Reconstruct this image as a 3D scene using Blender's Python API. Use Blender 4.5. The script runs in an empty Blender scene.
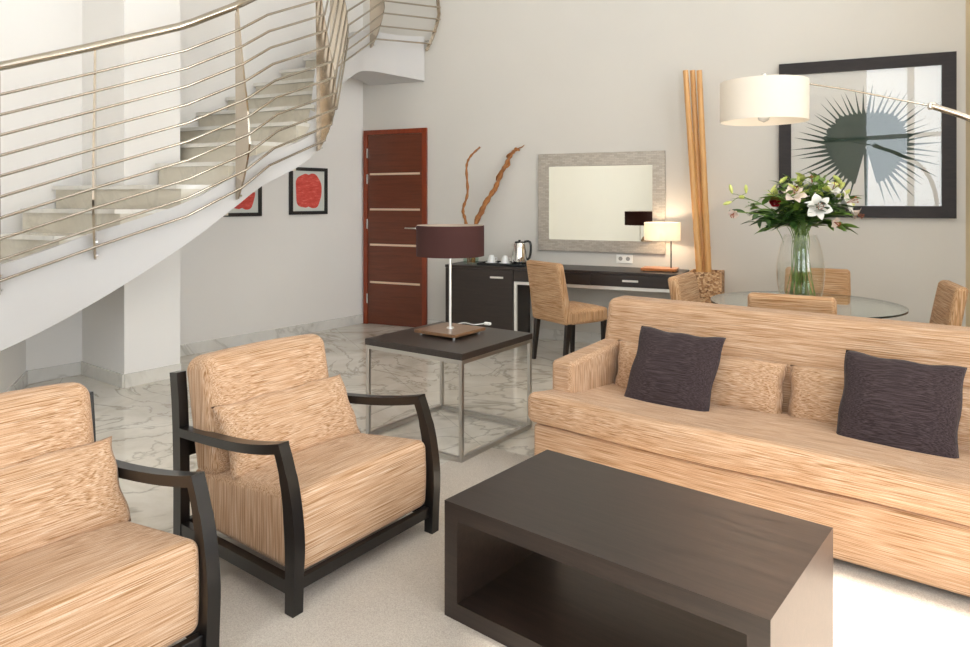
import bpy, bmesh, math, random
from mathutils import Vector, Matrix
random.seed(7)
C = bpy.context.scene.collection
PI = math.pi
CAMH, FPX, HX, HY = 1.4, 696.0, 485.0, 200.0

# ------------------------------------------------------------------ helpers
def tag(o, label=None, cat=None, group=None, kind=None):
    if label: o['label'] = label
    if cat: o['category'] = cat
    if group: o['group'] = group
    if kind: o['kind'] = kind
    return o

def thing(name, label, cat, loc=(0, 0, 0), rotz=0.0, group=None, kind=None):
    o = bpy.data.objects.new(name, None)
    o.empty_display_size = 0.1
    C.objects.link(o)
    o.location = loc
    o.rotation_euler = (0, 0, rotz)
    return tag(o, label, cat, group, kind)

def obj(name, bm, mat, parent=None, smooth=None, label=None):
    me = bpy.data.meshes.new(name)
    bmesh.ops.recalc_face_normals(bm, faces=bm.faces[:])
    bm.to_mesh(me)
    bm.free()
    me.materials.append(mat)
    o = bpy.data.objects.new(name, me)
    C.objects.link(o)
    if parent: o.parent = parent
    if smooth is not None:
        me.polygons.foreach_set('use_smooth', [True] * len(me.polygons))
        if smooth < 3.1:
            me.set_sharp_from_angle(angle=smooth)
    if label: o['label'] = label
    return o

def dup(root, loc, rotz, label=None, group=None):
    r = root.copy(); C.objects.link(r)
    r.location = loc; r.rotation_euler = (0, 0, rotz)
    if label: r['label'] = label
    if group: r['group'] = group
    for ch in list(root.children):
        c = ch.copy(); C.objects.link(c); c.parent = r
        for g in ch.children:
            d = g.copy(); C.objects.link(d); d.parent = c
    return r

def box(bm, x0, x1, y0, y1, z0, z1, bev=0.0, M=None):
    t = bmesh.new()
    bmesh.ops.create_cube(t, size=1)
    for v in t.verts:
        v.co = Vector(((x0 + x1) / 2 + v.co.x * (x1 - x0), (y0 + y1) / 2 + v.co.y * (y1 - y0), (z0 + z1) / 2 + v.co.z * (z1 - z0)))
    if bev:
        bmesh.ops.bevel(t, geom=t.edges[:], offset=bev, segments=2, affect='EDGES', profile=0.5)
    return merge(bm, t, M)

def merge(bm, t, M=None):
    if M: bmesh.ops.transform(t, matrix=M, verts=t.verts[:])
    me = bpy.data.meshes.new('tmp')
    t.to_mesh(me); t.free()
    bm.from_mesh(me)
    bpy.data.meshes.remove(me)
    return bm

def B(*a, **k):
    return box(bmesh.new(), *a, **k)

def prism(bm, pts, vec):
    """closed polygon pts (3D) extruded by vec"""
    v0 = [bm.verts.new(p) for p in pts]
    v1 = [bm.verts.new(Vector(p) + Vector(vec)) for p in pts]
    n = len(pts)
    bm.faces.new(v0); bm.faces.new(v1[::-1])
    for i in range(n):
        bm.faces.new((v0[i], v1[i], v1[(i + 1) % n], v0[(i + 1) % n]))
    return bm

def tube(bm, pts, r, n=10, caps=True):
    pts = [Vector(p) for p in pts]
    rs = r if isinstance(r, (list, tuple)) else [r] * len(pts)
    tang = []
    for i in range(len(pts)):
        a = pts[max(i - 1, 0)]; b = pts[min(i + 1, len(pts) - 1)]
        d0 = (pts[i] - a).normalized() if i > 0 else (b - pts[i]).normalized()
        d1 = (b - pts[i]).normalized() if i < len(pts) - 1 else d0
        tang.append(((d0 + d1).normalized(), d0.dot(d1)))
    t0 = tang[0][0]
    up = Vector((0, 0, 1)) if abs(t0.z) < 0.9 else Vector((1, 0, 0))
    nrm = t0.cross(up).normalized()
    rings = []
    for i, p in enumerate(pts):
        t = tang[i][0]
        nrm = (nrm - t * nrm.dot(t)).normalized()
        bi = t.cross(nrm)
        ring = []
        for k in range(n):
            a = 2 * PI * k / n
            ring.append(bm.verts.new(p + (nrm * math.cos(a) + bi * math.sin(a)) * rs[i]))
        rings.append(ring)
    for i in range(len(rings) - 1):
        for k in range(n):
            bm.faces.new((rings[i][k], rings[i][(k + 1) % n], rings[i + 1][(k + 1) % n], rings[i + 1][k]))
    if caps:
        bm.faces.new(rings[0][::-1]); bm.faces.new(rings[-1])
    return bm

def sqtube(bm, a, b, w, h=None):
    """square bar between a and b"""
    a = Vector(a); b = Vector(b); h = h or w
    t = (b - a).normalized()
    up = Vector((0, 0, 1)) if abs(t.z) < 0.9 else Vector((0, 1, 0))
    s = t.cross(up).normalized(); u = s.cross(t)
    P = [s * w / 2 + u * h / 2, -s * w / 2 + u * h / 2, -s * w / 2 - u * h / 2, s * w / 2 - u * h / 2]
    return prism(bm, [a + p for p in P], b - a)

def lathe(bm, prof, n=48, c=(0, 0, 0), close=False):
    rings = []
    for r, z in prof:
        if r < 1e-6:
            rings.append([bm.verts.new((c[0], c[1], c[2] + z))])
        else:
            rings.append([bm.verts.new((c[0] + r * math.cos(2 * PI * k / n), c[1] + r * math.sin(2 * PI * k / n), c[2] + z)) for k in range(n)])
    m = len(rings)
    for i in range(m if close else m - 1):
        a, b = rings[i], rings[(i + 1) % m]
        for k in range(n):
            k2 = (k + 1) % n
            if len(a) == 1 and len(b) == 1: continue
            if len(a) == 1: bm.faces.new((a[0], b[k2], b[k]))
            elif len(b) == 1: bm.faces.new((a[k], a[k2], b[0]))
            else: bm.faces.new((a[k], a[k2], b[k2], b[k]))
    return bm

def cushion(bm, sx, sy, sz, r, puff=(0, 0, 0), M=None, nm=10, shape=None):
    """soft rounded box centred on 0: r edge radius, puff bulge per axis, shape(v) a final bend"""
    hx, hy, hz = sx / 2, sy / 2, sz / 2
    def ts(h):
        e = [-(h - r) - r * math.tan(PI / 4 * (1 - i / 4)) for i in range(4)]
        m = [-(h - r) + 2 * (h - r) * i / nm for i in range(nm + 1)]
        return e + m + [-q for q in e[::-1]]
    T = [ts(hx), ts(hy), ts(hz)]
    H = (hx, hy, hz)
    t = bmesh.new()
    for ax in range(3):
        b, c = (ax + 1) % 3, (ax + 2) % 3
        for sg in (-1, 1):
            g = []
            for p in T[b]:
                row = []
                for q in T[c]:
                    co = [0, 0, 0]; co[ax] = sg * H[ax]; co[b] = p; co[c] = q
                    inn = [max(-(H[i] - r), min(H[i] - r, co[i])) for i in range(3)]
                    d = Vector([co[i] - inn[i] for i in range(3)])
                    d = d.normalized() * r if d.length > 1e-9 else d
                    v = Vector(inn) + d
                    u = [v[i] / H[i] for i in range(3)]
                    w = Vector((u[0] * puff[0] * max(0, 1 - u[1] ** 2) * max(0, 1 - u[2] ** 2),
                                u[1] * puff[1] * max(0, 1 - u[0] ** 2) * max(0, 1 - u[2] ** 2),
                                u[2] * puff[2] * max(0, 1 - u[0] ** 2) * max(0, 1 - u[1] ** 2)))
                    row.append(t.verts.new(v + w))
                g.append(row)
            for i in range(len(g) - 1):
                for j in range(len(g[0]) - 1):
                    t.faces.new((g[i][j], g[i + 1][j], g[i + 1][j + 1], g[i][j + 1]))
    bmesh.ops.remove_doubles(t, verts=t.verts[:], dist=1e-5)
    if shape:
        for v in t.verts: v.co = Vector(shape(v.co))
    return merge(bm, t, M)

def pillow(bm, w, h, th, M=None, n=18, ear=0.06, pw=0.42, seed=0):
    """scatter pillow standing in the xz plane, thickness along y"""
    rnd = random.Random(seed)
    ph = [rnd.uniform(0, 6.28) for _ in range(6)]
    t = bmesh.new()
    for sg in (-1, 1):
        g = []
        for i in range(n + 1):
            row = []
            for j in range(n + 1):
                u = -math.cos(PI * i / n); v = -math.cos(PI * j / n)
                u = 0.55 * u + 0.45 * (2 * i / n - 1); v = 0.55 * v + 0.45 * (2 * j / n - 1)
                x = w / 2 * u * (1 - ear * (1 - v * v)); z = h / 2 * v * (1 - ear * (1 - u * u))
                k = max(0, (1 - u * u) * (1 - v * v)) ** pw
                k *= 1 + 0.06 * math.sin(5 * u + ph[0]) * math.sin(4 * v + ph[1]) + 0.05 * math.sin(9 * v + ph[2] + 3 * u)
                x += 0.004 * math.sin(7 * v + ph[3]); z += 0.004 * math.sin(8 * u + ph[4])
                row.append(t.verts.new((x, sg * th / 2 * k, z)))
            g.append(row)
        for i in range(n):
            for j in range(n):
                t.faces.new((g[i][j], g[i + 1][j], g[i + 1][j + 1], g[i][j + 1]))
    bmesh.ops.remove_doubles(t, verts=t.verts[:], dist=1e-5)
    return merge(bm, t, M)

def catmull(P, n):
    P = [Vector(p) for p in P]
    out = []
    for i in range(len(P) - 1):
        p0 = P[i - 1] if i > 0 else P[i] * 2 - P[i + 1]
        p1, p2 = P[i], P[i + 1]
        p3 = P[i + 2] if i + 2 < len(P) else P[i + 1] * 2 - P[i]
        for k in range(n):
            t = k / n
            out.append(0.5 * ((2 * p1) + (p2 - p0) * t + (2 * p0 - 5 * p1 + 4 * p2 - p3) * t * t + (3 * p1 - p0 - 3 * p2 + p3) * t ** 3))
    out.append(P[-1].copy())
    return out

# ------------------------------------------------------------------ materials
def srgb(h):
    f = lambda c: c / 12.92 if c <= 0.04045 else ((c + 0.055) / 1.055) ** 2.4
    return tuple(f(int(h[i:i + 2], 16) / 255) for i in (0, 2, 4)) + (1,)

class Mat:
    def __init__(s, name, col=(0.8, 0.8, 0.8, 1), rough=0.5, metal=0.0, **kw):
        s.m = bpy.data.materials.new(name); s.m.use_nodes = True
        s.nt = s.m.node_tree; s.b = s.nt.nodes['Principled BSDF']
        s.b.inputs['Base Color'].default_value = col
        s.b.inputs['Roughness'].default_value = rough
        s.b.inputs['Metallic'].default_value = metal
        for k, v in kw.items(): s.b.inputs[k.replace('_', ' ')].default_value = v
    def n(s, t, **kw):
        x = s.nt.nodes.new(t)
        for k, v in kw.items():
            if k in x.inputs: x.inputs[k].default_value = v
            else: setattr(x, k, v)
        return x
    def l(s, a, b): s.nt.links.new(a, b)
    def coord(s, scale=(1, 1, 1), out='Object', rot=(0, 0, 0)):
        t = s.n('ShaderNodeTexCoord'); mp = s.n('ShaderNodeMapping')
        mp.inputs['Scale'].default_value = scale; mp.inputs['Rotation'].default_value = rot
        s.l(t.outputs[out], mp.inputs['Vector'])
        return mp.outputs['Vector']
    def noise(s, vec, scale=1.0, detail=3.0, rough=0.5, dist=0.0):
        x = s.n('ShaderNodeTexNoise')
        x.inputs['Scale'].default_value = scale; x.inputs['Detail'].default_value = detail
        x.inputs['Roughness'].default_value = rough; x.inputs['Distortion'].default_value = dist
        s.l(vec, x.inputs['Vector'])
        return x.outputs['Fac']
    def ramp(s, fac, stops, interp='LINEAR'):
        r = s.n('ShaderNodeValToRGB'); r.color_ramp.interpolation = interp
        e = r.color_ramp.elements
        while len(e) < len(stops): e.new(0.5)
        for k, (p, c) in enumerate(stops):
            e[k].position = p; e[k].color = c if len(c) == 4 else tuple(c) + (1,)
        s.l(fac, r.inputs['Fac'])
        return r.outputs['Color']
    def mix(s, a, b, fac=0.5, mode='MIX'):
        x = s.n('ShaderNodeMix'); x.data_type = 'RGBA'; x.blend_type = mode
        for sock, v in ((x.inputs[0], fac), (x.inputs[6], a), (x.inputs[7], b)):
            if hasattr(v, 'is_linked'): s.l(v, sock)
            else: sock.default_value = v
        return x.outputs[2]
    def base(s, c): s.l(c, s.b.inputs['Base Color']); return s
    def bump(s, h, strength=0.2, dist=0.01):
        x = s.n('ShaderNodeBump'); x.inputs['Strength'].default_value = strength; x.inputs['Distance'].default_value = dist
        s.l(h, x.inputs['Height']); s.l(x.outputs['Normal'], s.b.inputs['Normal']); return s

g4 = lambda v: (v, v, v, 1)

def paint(name, col, var=0.03):
    M = Mat(name, col, 0.75)
    f = M.noise(M.coord((1, 1, 1)), 1.3, 3)
    M.base(M.ramp(f, [(0.3, tuple(c * (1 - var) for c in col[:3])), (0.7, tuple(min(1, c * (1 + var)) for c in col[:3]))]))
    M.bump(M.noise(M.coord((1, 1, 1)), 90, 3), 0.04, 0.003)
    return M.m

def weave(name, stops, size=1.0, sheen=0.12, blot=0.0, slub=None):
    """slubby woven cloth: threads run along local x, or upright on the faces turned to local x"""
    M = Mat(name, rough=0.9)
    M.b.inputs['Sheen Weight'].default_value = sheen
    M.b.inputs['Specular IOR Level'].default_value = 0.15
    a = M.noise(M.coord((6 / size, 330 / size, 330 / size)), 1.0, 2, 0.5)
    b = M.noise(M.coord((330 / size, 240 / size, 6 / size)), 1.0, 2, 0.5)
    tc = M.n('ShaderNodeTexCoord'); sp = M.n('ShaderNodeSeparateXYZ'); M.l(tc.outputs['Normal'], sp.inputs[0])
    ab = M.n('ShaderNodeMath', operation='ABSOLUTE'); M.l(sp.outputs['X'], ab.inputs[0])
    gt = M.n('ShaderNodeMath', operation='GREATER_THAN'); M.l(ab.outputs[0], gt.inputs[0]); gt.inputs[1].default_value = 0.72
    mx = M.n('ShaderNodeMix'); mx.data_type = 'FLOAT'
    M.l(gt.outputs[0], mx.inputs[0]); M.l(a, mx.inputs[2]); M.l(b, mx.inputs[3])
    fine = M.noise(M.coord((300 / size, 420 / size, 420 / size)), 1.0, 2)
    ad = M.n('ShaderNodeMath', operation='MULTIPLY_ADD'); M.l(fine, ad.inputs[0]); ad.inputs[1].default_value = 0.22; ad.inputs[2].default_value = -0.11
    sm = M.n('ShaderNodeMath', operation='ADD'); M.l(mx.outputs[0], sm.inputs[0]); M.l(ad.outputs[0], sm.inputs[1])
    col = M.ramp(sm.outputs[0], stops)
    if slub:
        s1 = M.noise(M.coord((4 / size, 340 / size, 340 / size)), 1.0, 1, 0.4)
        s2 = M.noise(M.coord((340 / size, 260 / size, 4 / size)), 1.0, 1, 0.4)
        m2 = M.n('ShaderNodeMix'); m2.data_type = 'FLOAT'
        M.l(gt.outputs[0], m2.inputs[0]); M.l(s1, m2.inputs[2]); M.l(s2, m2.inputs[3])
        f = M.ramp(m2.outputs[0], [(0.56, g4(0)), (0.68, g4(0.85))])
        col = M.mix(col, slub, f)
    if blot:
        big = M.noise(M.coord((1, 1, 1)), 3.0, 2)
        col = M.mix(col, M.ramp(big, [(0.35, g4(1 - blot)), (0.65, g4(1.0))]), 1.0, 'MULTIPLY')
    M.base(col)
    M.bump(sm.outputs[0], 0.35, 0.003)
    return M.m

def wood(name, dark, light, scale=(2.0, 26, 26), rough=0.4, coat=0.0, spec=0.5, rot=(0, 0, 0)):
    M = Mat(name, rough=rough)
    M.b.inputs['Coat Weight'].default_value = coat; M.b.inputs['Coat Roughness'].default_value = 0.12
    M.b.inputs['Specular IOR Level'].default_value = spec
    v = M.coord(scale, rot=rot)
    a = M.noise(v, 1.5, 6, 0.6, 0.6)
    b = M.noise(v, 7.0, 4, 0.6)
    f = M.mix(a, b, 0.4)
    M.base(M.ramp(f, [(0.32, dark), (0.68, light)]))
    M.bump(f, 0.08, 0.002)
    return M.m

M_wall = paint('wall_paint', srgb('D3CEC6'), 0.015)
M_wall_cool = paint('cool_white_wall_paint', srgb('EAE6E1'), 0.012)
M_white = paint('white_plaster', srgb('CBC8C6'), 0.012)
M_wall_warm_shade = paint('wall_paint_warm_shade', srgb('DCC9A6'), 0.02)  # ordinary wall paint with warm shade put into its colour, for the right wall
M_ceil = paint('ceiling_paint', srgb('EFEBE4'), 0.01)

def marble(name, tiles=True, base=('C8C0B3', 'DCD5C9', 'E9E4DB'), vn_s=0.55):
    M = Mat(name, rough=0.11)
    v = M.coord((1, 1, 1), rot=(0, 0, -0.42))
    wv = M.n('ShaderNodeTexNoise', Scale=1.1, Detail=6.0, Roughness=0.62, Distortion=1.6); M.l(v, wv.inputs['Vector'])
    cloud = M.ramp(wv.outputs['Fac'], [(0.30, srgb(base[0])), (0.47, srgb(base[1])), (0.66, srgb(base[2]))])
    vn = M.n('ShaderNodeTexNoise', Scale=0.75, Detail=5.0, Roughness=0.55, Distortion=2.4); M.l(v, vn.inputs['Vector'])
    vein = M.ramp(vn.outputs['Fac'], [(0.47, g4(1)), (0.5, g4(1 - vn_s)), (0.515, g4(1))])
    col = M.mix(srgb('8C8374'), cloud, vein)
    if tiles:
        br = M.n('ShaderNodeTexBrick', Scale=1.0)
        br.offset = 0.0
        for k, x in (('Brick Width', 0.8), ('Row Height', 0.8), ('Mortar Size', 0.003), ('Mortar Smooth', 0.1), ('Bias', 0.0)): br.inputs[k].default_value = x
        br.inputs['Color1'].default_value = g4(0.93); br.inputs['Color2'].default_value = g4(1.0); br.inputs['Mortar'].default_value = g4(0.72)
        M.l(v, br.inputs['Vector'])
        col = M.mix(col, br.outputs['Color'], 1.0, 'MULTIPLY')
    M.base(col)
    return M.m
M_floor = marble('polished_marble_tile')
M_marble = marble('marble_skirting', False, ('C6C4BF', 'D9D6D0', 'E4E1DB'), 0.3)
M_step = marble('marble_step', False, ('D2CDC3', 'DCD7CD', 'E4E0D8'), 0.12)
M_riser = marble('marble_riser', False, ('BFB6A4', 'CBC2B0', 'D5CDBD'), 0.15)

def carpet():
    M = Mat('cut_pile_carpet', rough=0.95)
    M.b.inputs['Sheen Weight'].default_value = 0.2
    a = M.noise(M.coord((1, 1, 1)), 260, 3); b = M.noise(M.coord((1, 1, 1)), 5, 3)
    c = M.ramp(a, [(0.25, srgb('AA9D8F')), (0.75, srgb('D4CABE'))])
    M.base(M.mix(c, M.ramp(b, [(0.3, g4(0.92)), (0.7, g4(1.0))]), 1.0, 'MULTIPLY'))
    M.bump(a, 0.6, 0.006)
    return M.m
M_carpet = carpet()
M_cloth = weave('tan_slub_weave', [(0.26, srgb('9F7857')), (0.44, srgb('BC9674')), (0.56, srgb('C9A688')), (0.76, srgb('DCC3AB'))], 1.0, blot=0.05, slub=srgb('8A6238'))
M_cloth2 = weave('dining_slub_weave', [(0.26, srgb('A57A50')), (0.44, srgb('C0946C')), (0.56, srgb('CCA680')), (0.76, srgb('DEC2A2'))], 1.1, blot=0.05, slub=srgb('8A5F34'))
M_dark = weave('aubergine_weave', [(0.30, srgb('281F20')), (0.5, srgb('3A2F30')), (0.75, srgb('55484A'))], 0.9, sheen=0.1)
M_rattan_old = weave('woven_rattan', [(0.30, srgb('6E4526')), (0.5, srgb('A87448')), (0.72, srgb('D0A678'))], 2.0)
M_picwood = wood('dark_picture_wood', srgb('1A1412'), srgb('2E2421'), (4, 30, 30), 0.45, 0.0, 0.3)
def rattan():
    M = Mat('woven_rattan', rough=0.6)
    v = M.n('ShaderNodeTexVoronoi', Scale=1.0); M.l(M.coord((55, 55, 70)), v.inputs['Vector'])
    M.base(M.ramp(v.outputs['Color'], [(0.1, srgb('7A5230')), (0.45, srgb('B5855A')), (0.8, srgb('D8B48A'))]))
    M.bump(v.outputs['Distance'], 0.6, 0.01)
    return M.m
M_rattan = rattan()
M_wenge = wood('wenge_veneer', srgb('1E1713'), srgb('352923'), (2.2, 30, 30), 0.38, 0.05)
M_frame = wood('black_stained_wood', srgb('0D0B0A'), srgb('181413'), (10, 10, 3), 0.30, 0.1)
M_door = wood('mahogany_door', srgb('562A18'), srgb('723A24'), (1.2, 8, 30), 0.34, 0.1)
M_casing = wood('mahogany_casing', srgb('712A12'), srgb('93401F'), (20, 20, 2), 0.34, 0.15)
M_lampwood = wood('walnut_lamp_base', srgb('62452F'), srgb('8A6648'), (3, 40, 20), 0.3, 0.2)
M_orangewood = wood('cherry_lamp_base', srgb('A85F2C'), srgb('CB8147'), (3, 40, 20), 0.3, 0.2)
M_legwood = wood('dark_leg_wood', srgb('17120F'), srgb('2A201B'), (10, 10, 3), 0.35)
M_bamboo = wood('bamboo_cane', srgb('C98E50'), srgb('E2B272'), (30, 30, 1.2), 0.4, 0.2)
M_branch = wood('twisted_branch', srgb('6E3F1B'), srgb('BC7B3C'), (20, 20, 6), 0.55)
M_steel = Mat('polished_steel', (0.50, 0.45, 0.38, 1), 0.16, 1.0).m
M_post = Mat('mirror_steel_plate', (0.52, 0.45, 0.37, 1), 0.10, 1.0).m
M_brushed = Mat('brushed_steel', (0.50, 0.48, 0.45, 1), 0.32, 1.0).m
M_chrome = Mat('chrome', (0.75, 0.74, 0.72, 1), 0.1, 1.0).m
M_handle = Mat('satin_handle', (0.80, 0.78, 0.74, 1), 0.3, 0.6).m
M_inlay = Mat('pale_metal_inlay', srgb('E3C9AE'), 0.35, 0.3).m
M_black = Mat('black_plastic', (0.012, 0.012, 0.013, 1), 0.25).m
M_ceramic = Mat('white_ceramic', (0.85, 0.84, 0.82, 1), 0.2).m
M_socket = Mat('white_plastic', (0.84, 0.83, 0.80, 1), 0.35).m
M_sockhole = Mat('grey_socket_hole', (0.30, 0.29, 0.28, 1), 0.5).m
M_mirror = Mat('mirror_silver', (0.68, 0.66, 0.57, 1), 0.01, 1.0).m
M_paper = Mat('print_paper', srgb('DCD9D3'), 0.7).m
M_paper2 = Mat('print_paper_pale', srgb('D5D6CF'), 0.7).m
M_picblack = Mat('black_picture_frame', (0.012, 0.011, 0.011, 1), 0.35).m
M_bulb = Mat('glowing_bulb', (1, 1, 1, 1), 0.5).m

def mirror_frame_mat():
    M = Mat('silver_leaf_frame', rough=0.42, metal=0.35)
    v = M.coord((1, 1, 1)); br = M.n('ShaderNodeTexBrick', Scale=1.0)
    for k, x in (('Brick Width', 0.05), ('Row Height', 0.016), ('Mortar Size', 0.001)): br.inputs[k].default_value = x
    br.inputs['Color1'].default_value = srgb('BDB4A8'); br.inputs['Color2'].default_value = srgb('A9A094'); br.inputs['Mortar'].default_value = srgb('989084')
    mp = M.coord((1, 1, 1), rot=(PI / 2, 0, 0)); M.l(mp, br.inputs['Vector'])
    M.base(br.outputs['Color'])
    return M.m
M_mirframe = mirror_frame_mat()

def red_print():
    M = Mat('red_seed_print', rough=0.7)
    v = M.coord((9, 9, 26)); a = M.noise(v, 2.0, 5, 0.65)
    M.base(M.ramp(a, [(0.3, srgb('C23A2E')), (0.58, srgb('DA564A')), (0.8, srgb('EA9488'))]))
    return M.m
M_red = red_print()
M_palm = Mat('palm_leaf_print', srgb('1C3527'), 0.7).m

def leafmat(name, c0, c1):
    M = Mat(name, rough=0.4)
    a = M.noise(M.coord((1, 1, 1)), 22, 2)
    M.base(M.ramp(a, [(0.3, srgb(c0)), (0.7, srgb(c1))]))
    M.b.inputs['Subsurface Weight'].default_value = 0.0
    return M.m
M_leaf = leafmat('dark_green_leaf', '1E3818', '46682C')
M_leaf2 = leafmat('mid_green_leaf', '3F6428', '7C9A3C')
M_stem = leafmat('green_stem', '4C6A2C', '7E984A')
M_bud = leafmat('yellow_green_bud', 'A9B84A', 'DDE08A')
M_lily = Mat('white_petal', (0.86, 0.84, 0.78, 1), 0.5).m
M_pink = Mat('blush_petal', (0.80, 0.66, 0.58, 1), 0.5).m
M_rose = Mat('crimson_petal', srgb('A81222'), 0.5).m
M_anther = Mat('orange_anther', srgb('9A4A1C'), 0.6).m

def glassmat(name, tint=(1, 1, 1, 1), ior=1.45, edge=0.9, rough=0.0):
    """clear glass sheet: fresnel reflection over a tinted see-through body"""
    M = Mat(name); nt = M.nt
    tr = M.n('ShaderNodeBsdfTransparent'); tr.inputs[0].default_value = tint
    gl = M.n('ShaderNodeBsdfGlossy'); gl.inputs['Roughness'].default_value = rough; gl.inputs[0].default_value = g4(1)
    lw = M.n('ShaderNodeLayerWeight'); lw.inputs[0].default_value = 0.5
    pw = M.n('ShaderNodeMath', operation='POWER'); M.l(lw.outputs['Facing'], pw.inputs[0]); pw.inputs[1].default_value = 4.0
    fr = M.n('ShaderNodeMath', operation='MULTIPLY_ADD'); M.l(pw.outputs[0], fr.inputs[0]); f0 = ((ior - 1) / (ior + 1)) ** 2
    fr.inputs[1].default_value = edge - f0; fr.inputs[2].default_value = f0
    mx = M.n('ShaderNodeMixShader')
    M.l(fr.outputs[0], mx.inputs[0]); M.l(tr.outputs[0], mx.inputs[1]); M.l(gl.outputs[0], mx.inputs[2])
    M.l(mx.outputs[0], nt.nodes['Material Output'].inputs['Surface'])
    return M.m
M_glass = glassmat('clear_vase_glass', (0.99, 0.995, 0.99, 1), 1.5, 0.5)
M_tglass = glassmat('tabletop_glass', (0.86, 0.92, 0.90, 1), 1.6, 0.95)
M_pane = glassmat('picture_glass', (0.98, 0.98, 0.98, 1), 1.42)
M_tedge = Mat('glass_rim', srgb('1E2B2C'), 0.1).m
M_water = glassmat('vase_water', (0.98, 0.99, 0.98, 1), 1.2, 0.25)
M_green_glass = glassmat('green_tint_glass', (0.86, 0.93, 0.89, 1), 1.5, 0.5)

def shade_mat(name, col, transl, emit=None, es=0.0):
    M = Mat(name, col, 0.85)
    tl = M.n('ShaderNodeBsdfTranslucent'); tl.inputs[0].default_value = col
    mx = M.n('ShaderNodeMixShader'); mx.inputs[0].default_value = transl
    M.l(M.b.outputs[0], mx.inputs[1]); M.l(tl.outputs[0], mx.inputs[2])
    M.l(mx.outputs[0], M.nt.nodes['Material Output'].inputs['Surface'])
    return M.m
M_shade_dark = shade_mat('aubergine_shade', srgb('482622'), 0.25)
M_shade_in = shade_mat('pale_shade_lining', srgb('C9B7A6'), 0.2)
M_shade_cream = shade_mat('cream_shade', srgb('F4EEE4'), 0.35)
# ------------------------------------------------------------------ room frame
WO = Vector((1.11, 6.80)); WU = Vector((0.9119, -0.4104)); WN = Vector((-0.4104, -0.9119))
WR = math.atan2(WU.y, WU.x)
def ws(px, d=0.0):
    """distance along the back wall of a sight line, d metres in front of it"""
    k = (px - HX) / FPX; o = WO + WN * d
    return -(o.x - k * o.y) / (WU.x - k * WU.y)
def wp(s, d=0.0, z=0.0):
    p = WO + WU * s + WN * d
    return (p.x, p.y, z)
def zat(y, Y): return CAMH + (HY - y) * Y / FPX
def gp(px, py, z=0.0):
    Y = (CAMH - z) * FPX / (py - HY)
    return Vector(((px - HX) / FPX * Y, Y, z))

CEIL = 5.0
CB = Vector((-1.389, 7.925)); CR = Vector((3.846, 5.569))
LA = Vector((-3.493, 5.296)); LB = Vector((-3.15, 4.47)); LD = Vector((-4.3, 3.5)); LE = Vector((-4.3, -2.4)); RE = Vector((2.9, -2.4)); LW2 = Vector((-4.3, 4.286))

def wall_box(bm, a, b, z0, z1, th=0.15, out=1):
    """upright slab between plan points a and b, thickened away from the room"""
    a = Vector(a[:2]); b = Vector(b[:2]); t = (b - a).normalized(); n = Vector((-t.y, t.x)) * out * th
    pts = [(a.x, a.y, z0), (b.x, b.y, z0), (b.x + n.x, b.y + n.y, z0), (a.x + n.x, a.y + n.y, z0)]
    return prism(bm, pts, (0, 0, z1 - z0))
def S(name, bm, mat, **k):
    return tag(obj(name, bm, mat, **k), kind='structure')

S('floor', prism(bmesh.new(), [(-4.6, -2.6, -0.1), (4.2, -2.6, -0.1), (4.2, 8.4, -0.1), (-4.6, 8.4, -0.1)], (0, 0, 0.1)), M_floor)
S('ceiling', prism(bmesh.new(), [(-4.6, -2.6, CEIL), (4.2, -2.6, CEIL), (4.2, 8.4, CEIL), (-4.6, 8.4, CEIL)], (0, 0, 0.1)), M_ceil)
S('wall_back', wall_box(bmesh.new(), CB, CR, 0, CEIL), M_wall)
bm = bmesh.new()
wall_box(bm, LW2, CB, 0, CEIL); wall_box(bm, LB, LA, 0, 0.44); wall_box(bm, LE, LW2, 0, CEIL)
S('wall_left', bm, M_wall_cool)
def rpt(y):
    t = (CR.y - y) / (CR.y - RE.y)
    return Vector((CR.x + (RE.x - CR.x) * t, y))
bm = bmesh.new()
wall_box(bm, CR, rpt(1.065), 0, 2.9); wall_box(bm, CR, rpt(4.3), 2.9, CEIL); wall_box(bm, rpt(4.3), rpt(1.065), 4.6, CEIL); wall_box(bm, rpt(1.065), rpt(-2.0), 4.6, CEIL); wall_box(bm, rpt(-2.0), RE, 0, CEIL)
S('wall_right', bm, M_wall_warm_shade)
bm = bmesh.new()
x0, x1, wz0, wz1 = -3.0, 1.8, 0.35, 4.6
wall_box(bm, (2.9, -2.4), (x1, -2.4), 0, CEIL); wall_box(bm, (x0, -2.4), (-4.3, -2.4), 0, CEIL)
wall_box(bm, (x1, -2.4), (x0, -2.4), 0, wz0); wall_box(bm, (x1, -2.4), (x0, -2.4), wz1, CEIL); wall_box(bm, (0.12, -2.4), (-1.4, -2.4), wz0, wz1)
S('wall_front', bm, M_wall)
S('sun_block_wall', wall_box(bmesh.new(), (2.15, -7.4), (2.15, -2.56), 0, 9.0, 0.2), M_white)  # unseen fin added outside to keep the sun out of the front windows
bm = bmesh.new()
for x in (x0 + 0.05, -2.1, -1.45, 0.17, 1.0, x1 - 0.05):
    box(bm, x - 0.05, x + 0.05, -2.47, -2.40, wz0, wz1)
for z in (wz0 + 0.04, 2.6, wz1 - 0.04):
    box(bm, x0, x1, -2.47, -2.40, z - 0.04, z + 0.04)
S('window_1', bm, M_white)
bm = bmesh.new()
for t in (0.0, 1.0):
    p = rpt(1.01 - t * 2.88); box(bm, p.x + 0.02, p.x + 0.08, p.y - 0.04, p.y + 0.04, 0, 4.59)
S('window_2', bm, M_white)
bm = bmesh.new()
for yy in (4.26, 2.7, 1.1):
    p = rpt(yy); box(bm, p.x + 0.02, p.x + 0.08, p.y - 0.035, p.y + 0.035, 2.91, 4.59)
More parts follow.
